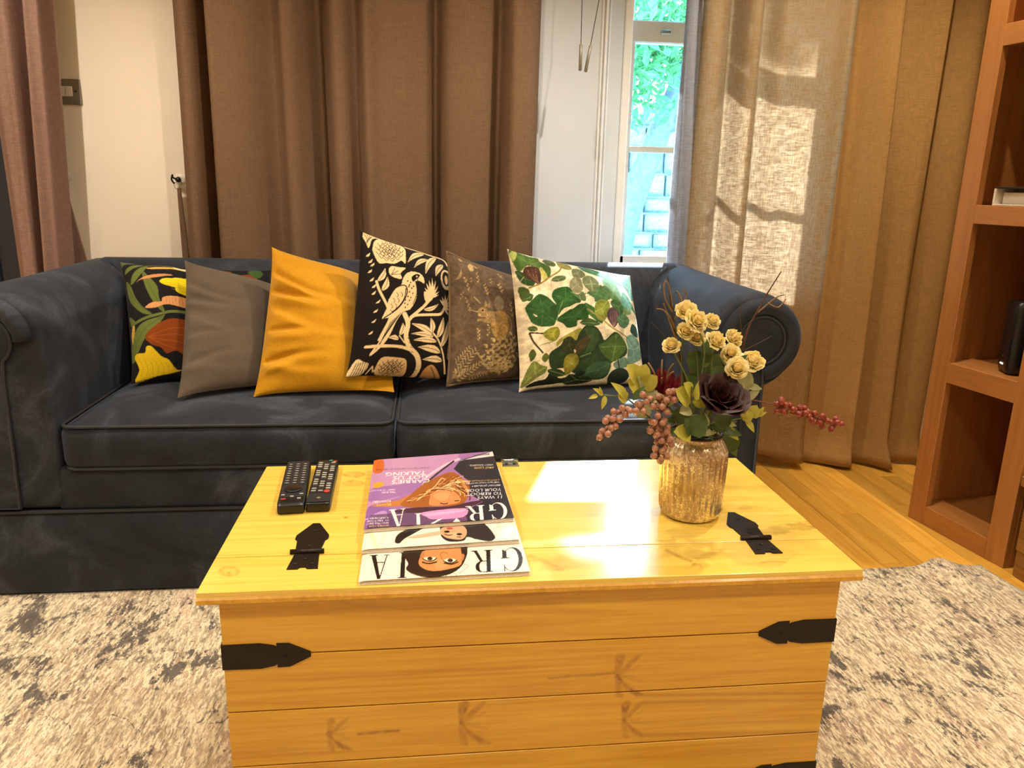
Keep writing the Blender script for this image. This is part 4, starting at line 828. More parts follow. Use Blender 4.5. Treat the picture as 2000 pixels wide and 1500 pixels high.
# ------------------------------------------------------------------ wall fittings
def tieback(x, tail):
    t = thing('tieback_hook', (x,YW-.03,1.025), 'black tieback hook with ring on the cream wall '+tail[0], 'hook')
    W = Matrix.Translation((x,YW,1.025))@Matrix.Rotation(PI/2,4,'X')
    mk('wall_plate', xf(lathe([(.017,.0),(.017,.004),(.012,.006),(.0005,.006)],18),W), M['white'], t)
    mk('knob', xf(lathe([(.004,.004),(.004,.016),(.008,.018),(.0095,.024),(.008,.030),(.0005,.032)],16),W), M['black'], t, True)
    mk('hook_arm', tube(spline([(x,YW-.02,1.025),(x-.014,YW-.026,1.030),(x-.018,YW-.03,1.040)],5)+[], .003, 8), M['black'], t, True)
    mk('hook_tip', tube(spline([(x-.014,YW-.026,1.012),(x-.020,YW-.03,1.026),(x-.015,YW-.03,1.042)],5), .003, 8), M['black'], t, True)
    mk('ring', tube([(x-.006+.009*math.cos(a),YW-.024,1.006+.011*math.sin(a)) for a in np.linspace(0,2*PI,18,endpoint=False)], .0012, 6, True), M['steel'], t, True)
    f = prism(tail[1], 0, .006, ((x,YW-.022,0),(1,0,0),(0,0,1),(0,-1,0)), .002)
    tag(mk('curtain_tieback', f, tail[2], None), tail[3], 'tieback')
tieback(-1.372, ('beside the light switch',[(-.010,.997),(.004,.997),(.050,.72),(.044,.62),(.0,.62)],M['cur_l'],'taupe fabric tieback hanging unfastened below its hook'))
tieback(-1.004, ('beside the wide brown curtain',[(-.006,.997),(.006,.997),(.012,.85),(.018,.62),(-.008,.62)],M['cur_m'],'brown fabric tieback strip hanging against the cream wall'))
sw = thing('light_switch', (-1.334,YW,1.258), 'pewter light switch plate with white rocker on cream wall', 'light switch')
mk('plate', box(-1.375,-1.293,YW-.006,YW,1.256,1.336,.003,2), M['pewter'], sw); mk('rocker', box(-1.358,-1.318,YW-.011,YW-.006,1.281,1.313,.002), M['white'], sw); mk('rocker_gap', box(-1.3395,-1.3385,YW-.0113,YW-.0108,1.283,1.311), M['black2'], sw)
inst('screw', scr, (-1.309,YW-.006,1.298), sw, (PI/2,0,0), .9)
def cord(pts, wl, label):
    t = thing('blind_cord', pts[-1], label, 'blind cord', 'blind cords beside the window'); ORG[t] = Vector(pts[-1])
    mk('cord', tube(pts, .0012, 6), M['black2'], t, True); a, b = Vector(pts[-2]), Vector(pts[-1]); d = (b-a).normalized()
    mk('weight', tube([b-d*.006,b-d*.001,b,b+d*wl,b+d*(wl+.002)],[.002,.0032,.0052,.0056,.003],12), M['pewter'], t, True)
cord([(.335,1.655,ZC),(.336,1.655,1.62),(.338,1.655,1.482)], .078, 'grey blind cord with metal weight hanging straight beside the curtain')
cord([(.405,1.655,ZC),(.392,1.655,1.62),(.370,1.655,1.480)], .080, 'grey blind cord with metal weight slanting towards its neighbour')

# ------------------------------------------------------------------ bookcase, things on it, low cabinet
BA = np.array((1.403,1.165)); BE = np.array((.148,-.989)); BD = np.array((.989,.148)); BW = .366
def bk(s0,s1,t0,t1,z0,z1,bev=.0015):
    V, F = box(s0,s1,t0,t1,z0,z1,bev); W = np.c_[BA+V[:,:1]*BE+V[:,1:2]*BD, V[:,2]]; return W, [q[::-1] for q in F]
def bp(s,t,z): q = BA+s*BE+t*BD; return (q[0],q[1],z)
bc = thing('bookcase', bp(BW/2,.17,0), 'tall narrow cherry wood bookcase with open cube shelves', 'bookcase')
mk('upright', bk(0,.064,0,.024,0,2.02), M['beech'], bc); mk('upright', bk(BW-.064,BW,0,.024,0,2.02), M['beech'], bc)
mk('side_panel', bk(0,.026,.0245,.35,0,2.02), M['beech'], bc); mk('side_panel', bk(BW-.026,BW,.0245,.35,0,2.02), M['beech'], bc)
for z0, z1 in ((1.430,1.487),(.950,1.003),(.472,.534)):
    mk('shelf', bk(.0265,BW-.0265,.0245,.337,z0+.01,z1), M['beech_h'], bc); mk('shelf_lip', bk(.0645,BW-.0645,.0,.024,z0,z1+.0005), M['beech_h'], bc)
mk('shelf', bk(.0265,BW-.0265,.0245,.337,.035,.06), M['beech_h'], bc); mk('shelf_lip', bk(.0645,BW-.0645,.0,.024,.0,.062), M['beech_h'], bc)
mk('top_panel', bk(.0265,BW-.0265,.0245,.337,1.985,2.02), M['beech_h'], bc); mk('back_panel', bk(.0265,BW-.0265,.338,.35,.0,2.02,0), M['beech_back'], bc)
rb = thing('ring_binder', bp(.19,.14,1.0035), 'white ring binder lying flat on a bookcase shelf', 'binder')
mk('lower_cover', bk(.085,.30,.035,.30,1.0035,1.0075,.001), M['binder'], rb); mk('upper_cover', bk(.085,.30,.035,.30,1.051,1.055,.001), M['black2'], rb); mk('spine', bk(.085,.092,.035,.30,1.0077,1.0508,.001), M['binder'], rb); mk('pages', bk(.095,.295,.06,.295,1.008,1.040,.001), M['paper'], rb)
sp = thing('speaker', bp(.22,.14,.534), 'small black upright speaker with a tiny white light on a bookcase shelf', 'speaker')
def rot_local(VF, c, a): return rot_z(VF, a, c)
sc_ = bp(.235,.115,.64)
mk('body', rot_local(rbox(sc_,(.150,.085,.210),.016,6),sc_,-.35), M['black'], sp, True); mk('foot', rot_local(box(sc_[0]-.06,sc_[0]+.06,sc_[1]-.03,sc_[1]+.03,.5345,.5365),sc_,-.35), M['black2'], sp)
mk('status_light', rot_local(box(sc_[0]-.0758,sc_[0]-.0748,sc_[1]-.008,sc_[1]+.010,.560,.564),sc_,-.35), M['led'], sp); mk('button', rot_local(box(sc_[0]-.0758,sc_[0]-.0748,sc_[1]-.001,sc_[1]+.003,.583,.587),sc_,-.35), M['pewter'], sp)
cb = thing('low_cabinet', (1.70,.09,0), 'low rustic wood cabinet on block legs beside the bookcase', 'cabinet')
mk('top_board', box(1.440,1.98,-.60,.780,.262,.292,.003), M['rustic'], cb); mk('front_board', box(1.452,1.477,-.58,.766,.165,.2615,.002), M['rustic'], cb); mk('front_board', box(1.452,1.477,-.58,.766,.078,.1642,.002), M['rustic'], cb)
mk('body', box(1.4775,1.96,-.58,.760,.078,.2615), M['rustic'], cb)
for x, y in ((1.456,.705),(1.456,-.55),(1.89,.690),(1.89,-.55)): mk('leg', box(x,x+.060,y,y+.060,0.0,.0775,.002), M['rustic'], cb)

# ------------------------------------------------------------------ remote controls
def remote(name, fx, fy, bx, by, wd, label, style):
    d = np.array((bx-fx,by-fy)); ln = np.linalg.norm(d); d /= ln; n = np.array((d[1],-d[0])); z0 = .46; th = .019
    t = thing(name, ((fx+bx)/2,(fy+by)/2,z0), label, 'remote control', 'remote controls on the chest')
    def loc(VF):
        V = VF[0]; return np.c_[np.array((fx,fy))+V[:,:1]*n+V[:,1:2]*d, V[:,2]+z0], [q for q in VF[1]]
    mk('body', loc(rbox((0,ln/2,th/2),(wd,ln,th),.005,6)), M['black'], t, True)
    zt = th-.0004; keys, dark = [], []
    if style == 0:
        mk('faceplate', loc(box(-wd*.44,wd*.44,.035,ln-.006,zt,zt+.0012,.0005)), M['black2'], t)
        for r_ in range(9):
            for c_ in (-1,0,1): keys.append(box(c_*wd*.29-.0028,c_*wd*.29+.0028,ln-.024-r_*.0125-.0013,ln-.024-r_*.0125+.0013,zt+.0012,zt+.0021)); dark.append(box(c_*wd*.29-.0055,c_*wd*.29+.0055,ln-.024-r_*.0125-.0042,ln-.024-r_*.0125+.0042,zt+.0011,zt+.0016))
        mk('navigation_pad', loc(lathe([(.0155,0),(.0155,.0022),(.014,.003),(.0005,.003)],24,(0,.068,zt+.001))), M['black'], t, True)
        for x, y in ((-.016,.044),(.016,.046),(0,.036),(.013,.026)): keys.append(box(x-.0032,x+.0032,y-.002,y+.002,zt+.0004,zt+.0018))
        mk('power_key', loc(box(-.018,-.010,.024,.028,zt,zt+.0018,.0004)), M['red'], t)
    else:
        for r_ in range(14):
            for c_ in (-1,0,1): keys.append(box(c_*wd*.29-.0042,c_*wd*.29+.0042,ln-.022-r_*.0113-.0020,ln-.022-r_*.0113+.0020,zt,zt+.0020,.0004)) if (r_*3+c_)%4 else dark.append(box(c_*wd*.29-.0048,c_*wd*.29+.0048,ln-.022-r_*.0113-.0034,ln-.022-r_*.0113+.0034,zt,zt+.0018,.0004))
        mk('power_key', loc(lathe([(.0055,0),(.0055,.002),(.0045,.0028),(.0003,.0028)],16,(wd*.27,.050,zt))), M['red'], t, True)
        mk('colour_key', loc(box(.003,.010,ln-.012,ln-.008,zt,zt+.002,.0004)), M['keyg'], t); mk('colour_key', loc(box(.012,.018,ln-.018,ln-.014,zt,zt+.002,.0004)), M['red'], t)
        mk('lower_panel', loc(box(-wd*.47,wd*.47,.004,.042,zt,zt+.0014,.0006)), M['black2'], t); mk('logo_dot', loc(lathe([(.0035,0),(.0035,.0006),(.0002,.0008)],14,(0,.020,zt+.0014))), M['pewter'], t)
    o = mk('buttons', loc(cat(*keys)), M['key'], t); o['kind'] = 'stuff'
    if dark: o = mk('dark_buttons', loc(cat(*dark)), M['keyb'], t); o['kind'] = 'stuff'
remote('remote_control', -.412,.262,-.431,.486,.048,'slim black remote with a round navigation pad beside its neighbour',0)
remote('remote_control', -.366,.268,-.374,.491,.043,'black remote crowded with pale keys and a red power button',1)

# ------------------------------------------------------------------ magazines
def didone(cv, ch, o, ex, ey, c):
    """fat-and-thin serif capital in a unit box"""
    f = lambda pts: [tuple(np.array(o)+p[0]*np.array(ex)+p[1]*np.array(ey)) for p in pts]; P = lambda q: cv.poly(f(q),c,0)
    if ch == 'I': P([(.3,0),(.7,0),(.7,.03),(.6,.04),(.6,.96),(.7,.97),(.7,1),(.3,1),(.3,.97),(.4,.96),(.4,.04),(.3,.03)])
    if ch == 'A':
        P([(.40,1),(.56,1),(.90,.04),(1,.03),(1,0),(.58,0),(.58,.03),(.68,.04)][:]); P([(.42,1),(.47,1),(.17,.03),(.12,.03)]); P([(.02,0),(.28,0),(.28,.03),(.02,.03)]); P([(.24,.30),(.66,.30),(.65,.335),(.25,.335)])
    if ch == 'R':
        P([(.02,0),(.40,0),(.40,.03),(.31,.04),(.31,.96),(.40,.97),(.40,1),(.02,1),(.02,.97),(.12,.96),(.12,.04),(.02,.03)])
        t = np.linspace(PI/2,-PI/2,14); out = [(.5+.32*math.cos(a),.74+.26*math.sin(a)) for a in t]; inn = [(.5+.14*math.cos(a),.74+.225*math.sin(a)) for a in t[::-1]]
        P([(.3,1)]+out+[(.3,.48),(.3,.515)]+inn+[(.3,.965)]); P([(.46,.50),(.62,.48),(.86,.06),(1,.03),(1,0),(.74,0)])
    if ch == 'G':
        t = np.linspace(math.radians(40),math.radians(318),30); out = [(.48+.46*math.cos(a),.5+.51*math.sin(a)) for a in t]; inn = [(.54+.33*math.cos(a),.5+.475*math.sin(a)) for a in t[::-1]]
        P(out+inn); P([(.60,.44),(1.0,.44),(1.0,.41),(.93,.40),(.93,.06),(.84,.10),(.74,.16),(.74,.40),(.60,.41)]); P([(.80,.98),(.86,.98),(.86,.68),(.83,.68)])
    if ch == 'Z': P([(.05,1),(.95,1),(.32,.035),(.88,.035),(.90,.28),(.95,.28),(.95,0),(.05,0),(.68,.965),(.14,.965),(.10,.74),(.05,.74)])
def mag_canvas(k):
    cv = Canvas(660,860,4.688,1969,1500,('#9c6ea6','#f4e9d8','#f3e7d4')[k],.75); P, Ln = cv.poly, cv.line
    if k == 2:
        B = '#17120f'
        didone(cv,'G',(1690,975),(-205,12),(10,215),B); didone(cv,'R',(1415,1000),(-200,12),(10,200),B); didone(cv,'I',(695,1020),(-200,8),(-6,235),B); didone(cv,'A',(470,1045),(-190,6),(-6,220),B)
        P([(600,1000),(612,1080),(640,1130),(620,1180),(690,1222),(800,1252),(960,1242),(1080,1195),(1150,1120),(1182,1000),(1120,900),(780,900)],'#2a1a13'); P([(735,1130),(755,1050),(800,990),(830,900),(1080,900),(1120,990),(1132,1080),(1122,1140),(1040,1172),(900,1196),(800,1182)],'#c98a54'); P([(745,1060),(775,1010),(790,1050),(765,1090)],'#b9784a'); P([(1130,1040),(1155,1050),(1145,1095),(1125,1100)],'#b9784a')
        P([(880,1100),(960,1090),(1000,1150),(900,1180)],'#dba06a',3,.6)
        for x, y in ((838,1082),(1025,1098)): P([(x-62,y+2),(x-20,y+20),(x+30,y+16),(x+58,y-4),(x+20,y-16),(x-30,y-14)],'#f1ddc4'); cv.ell(x,y,24,17,'#3a2a1c'); Ln([(x-64,y+2),(x-20,y+22),(x+30,y+18),(x+60,y-4)],8,'#1c120c')
        Ln([(770,1115),(830,1128),(900,1112)],12,'#3a2415'); Ln([(970,1122),(1040,1132),(1095,1112)],12,'#3a2415'); Ln([(950,1090),(935,1040),(960,1025),(1000,1035)],6,'#9a6236')
        for q in range(8): Ln([(630+q*60,1190+q%3*14),(700+q*55,1232),(800+q*40,1240)],3,'#4a3324')
        Ln([(1150,1130),(1190,1150),(1130,1200),(1110,1215)],3,'#3a2a20')
    if k == 1:
        B = '#ecd3c4'
        didone(cv,'G',(1625,715),(-200,12),(14,190),B); didone(cv,'A',(470,815),(-230,10),(-4,175),'#f3e0bb'); didone(cv,'I',(705,780),(-200,10),(-6,180),'#f0ddc8')
        P([(930,700),(1000,700),(1180,700),(1330,760),(1425,860),(1432,900),(1380,922),(1260,902),(1180,882),(1150,917),(1050,927),(980,912),(930,852)],'#262224'); P([(518,930),(540,860),(640,810),(800,780),(690,850),(600,902),(560,942)],'#221d1c'); P([(640,882),(930,828),(945,862),(700,897)],'#e0b394')
        P([(928,832),(960,790),(1080,760),(1160,800),(1172,862),(1130,905),(1040,902),(970,882)],'#d2a17c'); P([(1000,850),(1080,840),(1100,880),(1030,890)],'#e4b892',3,.7)
        for x, y in ((990,835),(1105,858)): cv.ell(x,y,26,10,'#2a1a16'); 
        Ln([(970,858),(1010,868),(1040,862)],7,'#3a2822'); Ln([(1085,882),(1120,884)],7,'#3a2822'); Ln([(1040,850),(1052,828),(1070,830)],4,'#a87654'); cv.ell(1015,805,30,10,'#a8413c')
        for q in range(9): Ln([(1180+q*24,800),(1200+q*26,860),(1250+q*18,905)],3,'#4a4448')
    if k == 0:
        P([(260,820),(330,180),(1100,120),(850,340),(650,480),(280,620)],'#b98ab8'); P([(300,440),(560,400),(760,330),(700,460),(300,560)],'#8f63a8',3,.8); P([(240,820),(280,600),(470,620),(560,800)],'#8a5fa6'); P([(300,690),(420,640),(440,700),(320,760)],'#c9a0d2',3,.7); P([(330,180),(415,185),(405,285),(325,292)],'#c8642a'); P([(330,390),(410,380),(400,420),(330,430)],'#e3a02c')
        P([(1050,260),(1110,180),(1430,90),(1640,720),(1180,760),(1150,640),(1320,560),(1180,480),(1200,380)],'#262834',0); P([(1100,190),(1430,95),(1440,140),(1120,180)],'#d8cfd4',0); Ln([(800,330),(960,230),(1100,170)],22,'#d9b9d4'); Ln([(780,400),(900,300),(1050,190)],16,'#2f2430')
        P([(300,600),(470,560),(560,540),(700,470),(720,560),(500,602)],'#bd773e')
        P([(560,592),(640,510),(740,420),(900,330),(1050,288),(1150,370),(1200,430),(1172,532),(1100,592),(900,602),(700,612)],'#9c5a28')
        rr = random.Random(5)
        for q in range(46):
            a, b = rr.random(), rr.random(); Ln([(620+a*300,580-a*160-b*30),(800+a*250,470-a*120+b*40),(960+a*200,350+b*120)],4+5*b,rr.choice(('#d89a52','#6b3a18','#e8b878','#b87438')))
        for q in range(60):
            a, b = rr.random(), rr.random(); Ln([(700+a*380,560-a*150-b*60),(860+a*220,420-a*60+b*60),(930+a*270,320+b*190),(960+a*240,330+b*220)],3+4*b,rr.choice(('#e6b06a','#7a4420','#f2d2a0','#b06c34','#5a2f18')))
        P([(830,522),(860,470),(980,452),(1092,498),(1102,562),(960,592),(830,592)],'#cf8a56'); P([(860,500),(970,470),(1040,510),(940,550)],'#e0a470',3,.7); Ln([(925,572),(955,580),(992,574)],8,'#3a1a12'); Ln([(1060,552),(1095,548)],8,'#3a1a12'); Ln([(1000,540),(1015,500),(1030,505)],4,'#a0623a')
        for q in range(10): Ln([(1040+q*12,330+q*6),(1110+q*8,370+q*8),(1150+q*4,440+q*6)],4,('#e8b878','#8a4c20')[q%2])
        P([(505,642),(700,612),(1000,602),(1200,560),(1330,548),(1150,622),(900,652),(550,664)],'#45283a'); P([(560,660),(900,655),(1160,620),(1300,700),(1180,765),(250,830),(300,680)],'#3a2a44',0,.55); P([(760,657),(1150,618),(1135,702),(870,722),(800,700)],'#d690c4'); P([(800,670),(1130,632),(1130,650),(830,690)],'#eab8dc',3,.7)
        Wt = '#f6f0ea'
        didone(cv,'G',(1540,560),(-175,16),(22,152),Wt); didone(cv,'R',(1335,588),(-180,14),(14,142),Wt); didone(cv,'I',(795,662),(-150,10),(6,118),Wt); didone(cv,'A',(610,622),(-150,10),(8,168),Wt)
        P([(815,772),(905,722),(945,716),(850,770)],Wt,0); P([(1035,752),(1072,712),(1115,745)],Wt,0)
        def T(txt, o, s, c, sq=.72): cv.text(txt,o,(-s,s*.04),(-s*.08,s*sq),c)
        for i, tx in enumerate(("CARRIE'S","GOT US","TALKING")): T(tx,(835-i*18,350-i*36),88,'#fff6ee',.52)
        T('IT WAS THE STYLE RETURN OF THE YEAR',(830,242),26,'#2a1c20')
        for i, (tx,s_) in enumerate((('11 WAYS',60),('TO REBOOT',60),('YOUR LOOK',58),('BEFORE JANUARY',34))): T(tx,(1512-i*8,500-i*34),s_,'#e9e6ee',.62)
        T('THE NEW RULES OF STYLE',(1478,372),26,'#e9e6ee'); T('EVERYTHING CHANGES NOW',(1478,352),24,'#e0b45c')
        T('FIRST LOOK',(1425,235),34,'#e8c87a'); T('PARTY DRESSING',(1420,212),28,'#e8e0e0')
        T('THE EDIT',(520,462),30,'#f3e8f2'); T('WHAT TO BUY NOW',(518,442),24,'#f3e8f2'); T('BEAUTY',(480,575),36,'#f0cf6a'); T('BOOSTERS',(480,545),34,'#f6e8d8')
        for i, (tx,c) in enumerate((('BOOKS, FILM',"#f0cf6a"),('AND THE BEST','#f3e8f2'),('OF TELLY FOR','#f3e8f2'),('A WEEKEND IN','#f3e8f2'))): T(tx,(460,770-i*24),30,c)
        for i in range(22): P([(1235+i*7,132-i*.8),(1238+i*7+(i%3),132-i*.8),(1238+i*7+(i%3),146-i*.8),(1235+i*7,146-i*.8)],'#222222',0)
    return cv
MAGS = [(0,.4754,.4830,[(-.281,.472),(-.036,.512),(-.028,.177),(-.277,.149)],[(730,898),(962,881),(1004,1010),(710,1032)],'magazine with a purple cover topmost of the stack on the chest'),
        (1,.4678,.4752,[(-.279,.410),(-.030,.432),(-.026,.109),(-.276,.090)],[(719,926),(968,914),(1015,1053),(706,1073)],'cream magazine with pale lettering, in the middle of the stack'),
        (2,.4602,.4676,[(-.277,.335),(-.026,.350),(-.021,.017),(-.274,.005)],[(719,963),(983,952),(1036,1115),(700,1135)],'cream magazine with bold black masthead, lowest of the stack')]
for k, z0, z1, Q, PXQ, lab in MAGS:
    Q = np.array(Q); ctr = Q.mean(0); t = thing('magazine', (ctr[0],ctr[1],z0), lab, 'magazine', 'magazines stacked on the chest')
    us = np.linspace(0,1,300); vs = np.linspace(0,1,260) if k == 0 else np.r_[np.linspace(0,.50,8)[:-1], np.linspace(.50,1,130)]
    U, Vv = np.meshgrid(us, vs); u, v = U.ravel(), Vv.ravel(); XY = np.outer((1-u)*(1-v),Q[0])+np.outer(u*(1-v),Q[1])+np.outer(u*v,Q[2])+np.outer((1-u)*v,Q[3])
    zc = z1-.0004-.0016*np.exp(-(u/.02)**2); A = np.c_[XY, zc]; F = grid_faces(len(us),len(vs),0,True)
    cvm = mag_canvas(k); c = cvm.sample(homography(PXQ)(np.c_[u,v])); n_ = len(A); nu = len(us); nv = len(vs)
    A2 = A.copy(); A2[:,2] -= .0004
    ring = list(range(nu))+[j*nu+nu-1 for j in range(1,nv)]+[(nv-1)*nu+i for i in range(nu-2,-1,-1)]+[j*nu for j in range(nv-2,0,-1)]
    V2 = np.r_[A, A2[ring]]; m_ = len(ring)
    for i in range(m_): F.append((ring[i], ring[(i+1)%m_], n_+(i+1)%m_, n_+i))
    mk('cover', (V2,F), M['cover'], t, False, np.r_[c, c[ring]])
    pages = []
    for i, (za, zb) in enumerate(((z0+.0004,z0+.0022),(z0+.0024,z0+.0042),(z0+.0044,z1-.0024))):
        ins = ctr+(Q-ctr)*(.992-.004*(i%2)); pages.append(prism([tuple(p_) for p_ in ins[::-1]], za, zb))
    mk('pages', cat(*pages), M['paper'], t); mk('back_cover', prism([tuple(p_) for p_ in Q[::-1]], z0, z0+.0004), M['paper'], t)

# ------------------------------------------------------------------ vase and flowers
VC = Vector((.297,.225,.46))
def at(px, py, y):   # a point seen at that place of the photograph, at depth y
    d = _f+_r2*((px-1000)/FPX)-_u2*((py-750)/FPX); return CAM+d*((y-CAM.y)/d.y)
vs_ = thing('vase', VC, 'ribbed amber mercury glass jar holding dried flowers on the chest', 'vase')
ribs = lambda a, z: 1+.026*math.cos(30*a)*(1 if .012 < z < .125 else .25)
prof = [(.001,.0),(.044,.0),(.050,.004),(.0535,.012),(.055,.03),(.0565,.07),(.0575,.11),(.0565,.124),(.053,.134),(.0475,.142),(.0455,.147),(.0455,.153)]
inner = [(.0425,.153),(.0425,.146),(.0445,.141),(.050,.132),(.0535,.12),(.052,.03),(.048,.012),(.001,.008)]
pr_ = [(float(a),float(b)) for a,b in spline(prof[1:],4)]; VF = lathe([prof[0]]+pr_+inner, 204, VC, ribs); mk('jar', VF, M['vase'], vs_, True)
mk('rim', tube([(VC.x+.045*math.cos(a),VC.y+.045*math.sin(a),VC.z+.154) for a in np.linspace(0,2*PI,40,endpoint=False)], .0032, 8, True), M['iron'], vs_, True)
def NECK(): a_, r_ = random.uniform(0,2*PI), .033*random.random()**.5; return Vector((VC.x+r_*math.cos(a_), VC.y+r_*math.sin(a_), .616))
def FOOT(n=None):   # stands inside the jar, roughly below where it passes the neck
    if n is None: return Vector((VC.x,VC.y,.475))
    return Vector((VC.x+(n.x-VC.x)*.8+random.uniform(-.008,.008), VC.y+(n.y-VC.y)*.8+random.uniform(-.008,.008), .475))
TRIAL = {'rose1': 1, 'rose3': 8, 'rose4': 3, 'rose9': 2, 'berA_b23': 1, 'berA_b25': 1, 'berB_b27': 1, 'berB_b38': 1, 'berB_b39': 5, 'berB_b40': 1, 'berB_b41': 3, 'berB_b42': 3, 'berB_b43': 7, 'berB_b45': 14, 'berC_b24': 1, 'berC_b26': 2, 'berC_b30': 2, 'berC_b32': 8, 'berC_b33': 12, 'berC_b34': 3, 'berC_b36': 28, 'stem_black': 3, 'stem_protea': 5, 'stem_bud': 1, 'stem_rose0': 5, 'stem_rose1': 35, 'stem_rose2': 2, 'stem_rose10': 6, 'twigA': 17, 'twigB': 26, 'spr0': 25, 'spr0_l2': 24, 'spr0_l5': 22, 'spr1': 5, 'spr1_l1': 1, 'spr1_l2': 53, 'spr2': 5, 'spr2_l1': 14, 'spr2_l3': 40, 'spr2_l5': 30, 'spr3': 1, 'spr4': 7, 'spr5': 3, 'spr6': 22, 'spr6_l1': 4, 'spr6_l4': 4, 'spr7': 2, 'spr8': 71, 'spr8_l1': 3, 'spr8_l2': 36, 'spr8_l3': 18, 'spr8_l5': 38, 'spr9': 248, 'spr9_l0': 2, 'spr9_l1': 50, 'spr9_l4': 20, 'leaf_rose3': 1, 'leaf_rose7': 1, 'leaf_rose9': 4}
def plant(key, build):
    """lay one flower, stem, leaf or berry; the number picks the lie that clears its neighbours"""
    n = TRIAL.get(key, 0); random.seed('%s/%d' % (key, n)); return build(0 if n == 0 else random.uniform(-1,1)*min(1,.2+n/60))[0]
def stem_path(tip, k=0):
    n = NECK(); tip = Vector(tip); w_ = .008+.03*abs(k); mid = n.lerp(tip,random.uniform(.4,.7))+Vector((random.uniform(-w_,w_),random.uniform(-w_,w_),.010)); q = [n]+[Vector(v) for v in spline([n[:],mid[:],tip[:]],6)][1:]; return [FOOT(n)]+q
def petal(R, h, a0, wdt, flare, cup, nu=5, nv=5):
    V = []
    for j in range(nv):
        t = j/(nv-1)
        for i in range(nu):
            s_ = i/(nu-1)*2-1; ww = wdt*(.35+.65*math.sin(PI*min(.98,.12+.75*t))); rr = R*(.25+.75*t**cup)+flare*t**3*(1-.3*abs(s_)); a = a0+s_*ww
            V.append((rr*math.cos(a), rr*math.sin(a), h*t-.25*h*t**2*abs(s_)**2-flare*.7*t**4))
    return np.array(V), grid_faces(nu,nv)
def rose(R, seed):
    rr = random.Random(seed); out = []
    for Rk, hk, n, fl, cu in ((.10,1.16,2,0,.2),(.20,1.20,3,0,.22),(.33,1.22,4,.02,.25),(.47,1.18,5,.05,.28),(.62,1.06,5,.10,.30),(.78,.88,6,.18,.36),(.92,.62,6,.24,.45)):
        a = rr.random()*6
        for k in range(n):
            V_, F_ = petal(R*Rk,R*hk*1.1,a+2*PI*k/n+rr.uniform(-.2,.2),PI/n*1.35,R*fl*rr.uniform(.5,1.5),cu,6,6)
            V_ = V_+np.array([[math.sin(v[0]*900+k)*.0006,math.sin(v[1]*800+k)*.0006,math.sin(v[0]*700+v[1]*600)*.0009] for v in V_]); out.append((V_,F_))
    return cat(*out)
def quat_to(d, spin=0): q = Vector(d).normalized().to_track_quat('Z','Y'); return q@Quaternion((0,0,1), spin)
ROSES = [mesh_data('bloom', rose(.0165,s_), M['cream'], True) for s_ in (1,2,3)]; HEART = mesh_data('heart', cat(lathe([(.0005,.004),(.0055,.006),(.0075,.012),(.006,.0175),(.003,.0195),(.0003,.0198)],12,mod=lambda a,z: 1+.12*math.sin(3*a+z*400))), M['creamin'], True)
SEP = mesh_data('calyx', cat(lathe([(.0005,-.004),(.004,-.003),(.0055,.0),(.006,.003)],10), *[petal(.009,.010,k*1.257,.25,.004,.6) for k in range(5)]), M['stem'], True)
def leaf_geo(kind):
    V, nu, nv = [], 5, 7
    for j in range(nv):
        t = j/(nv-1); w_ = (math.sin(PI*t**.75)**(.55 if kind == 'round' else .9))*(.46 if kind == 'round' else .20)
        for i in range(nu): s_ = i/(nu-1)*2-1; V.append((s_*w_, t, .10*s_*s_*w_*2+.12*math.sin(PI*t)*.5-.10*t*t))
    return np.array(V), grid_faces(nu,nv)
LM = {(k,m_): mesh_data('leaf', leaf_geo(k), M[m_], True) for k in ('round','lance') for m_ in ('leafy','leafg','leafp')}
def put_leaf(par, base, tip, kind, mat, face=None):
    base, tip = Vector(base), Vector(tip); d = tip-base; L_ = d.length; y = d.normalized()
    f = Vector(face) if face else Vector((random.uniform(-.5,.5),-1,random.uniform(.1,.9))); z = (f-y*f.dot(y)).normalized(); x = y.cross(z)
    o = inst('leaf', LM[(kind,mat)], base, par); o.rotation_mode = 'QUATERNION'; o.rotation_quaternion = Matrix((x,y,z)).transposed().to_quaternion(); o.scale = (L_,)*3; return o
def head_stem(key, t, tip, r_, nside=6):
    def build(k): PATH[key] = p_ = stem_path(tip,k); return [mk('stem', tube(p_, r_, nside), M['stem'], t, True)]
    plant(key, build)
STEMS = []; PATH = {}
# black rose, petal by petal
t = thing('black_rose', FOOT(), 'large dried black-brown rose at the front of the bouquet', 'rose'); P = at(1400,790,.15); q = quat_to((.12,-.55,.85))
for li, (Rk, hk, n, fl, cu) in enumerate(((.008,.036,3,0,.3),(.014,.040,4,.002,.35),(.021,.042,4,.004,.4),(.028,.042,5,.008,.45),(.035,.040,5,.010,.5),(.040,.034,5,.008,.55))):
    for k in range(n): inst('petal', mesh_data('petal', petal(Rk,hk,li*.9+2*PI*k/n,PI/n*1.3,fl,cu,7,7), M['darkrose'], True), P, t, q)
mk('calyx', xf(lathe([(.001,-.006),(.010,-.003),(.016,.004),(.018,.010)],14),Matrix.Translation(P)@q.to_matrix().to_4x4()), M['stem'], t, True)
STEMS.append(('black', t, P, .0025, 8))
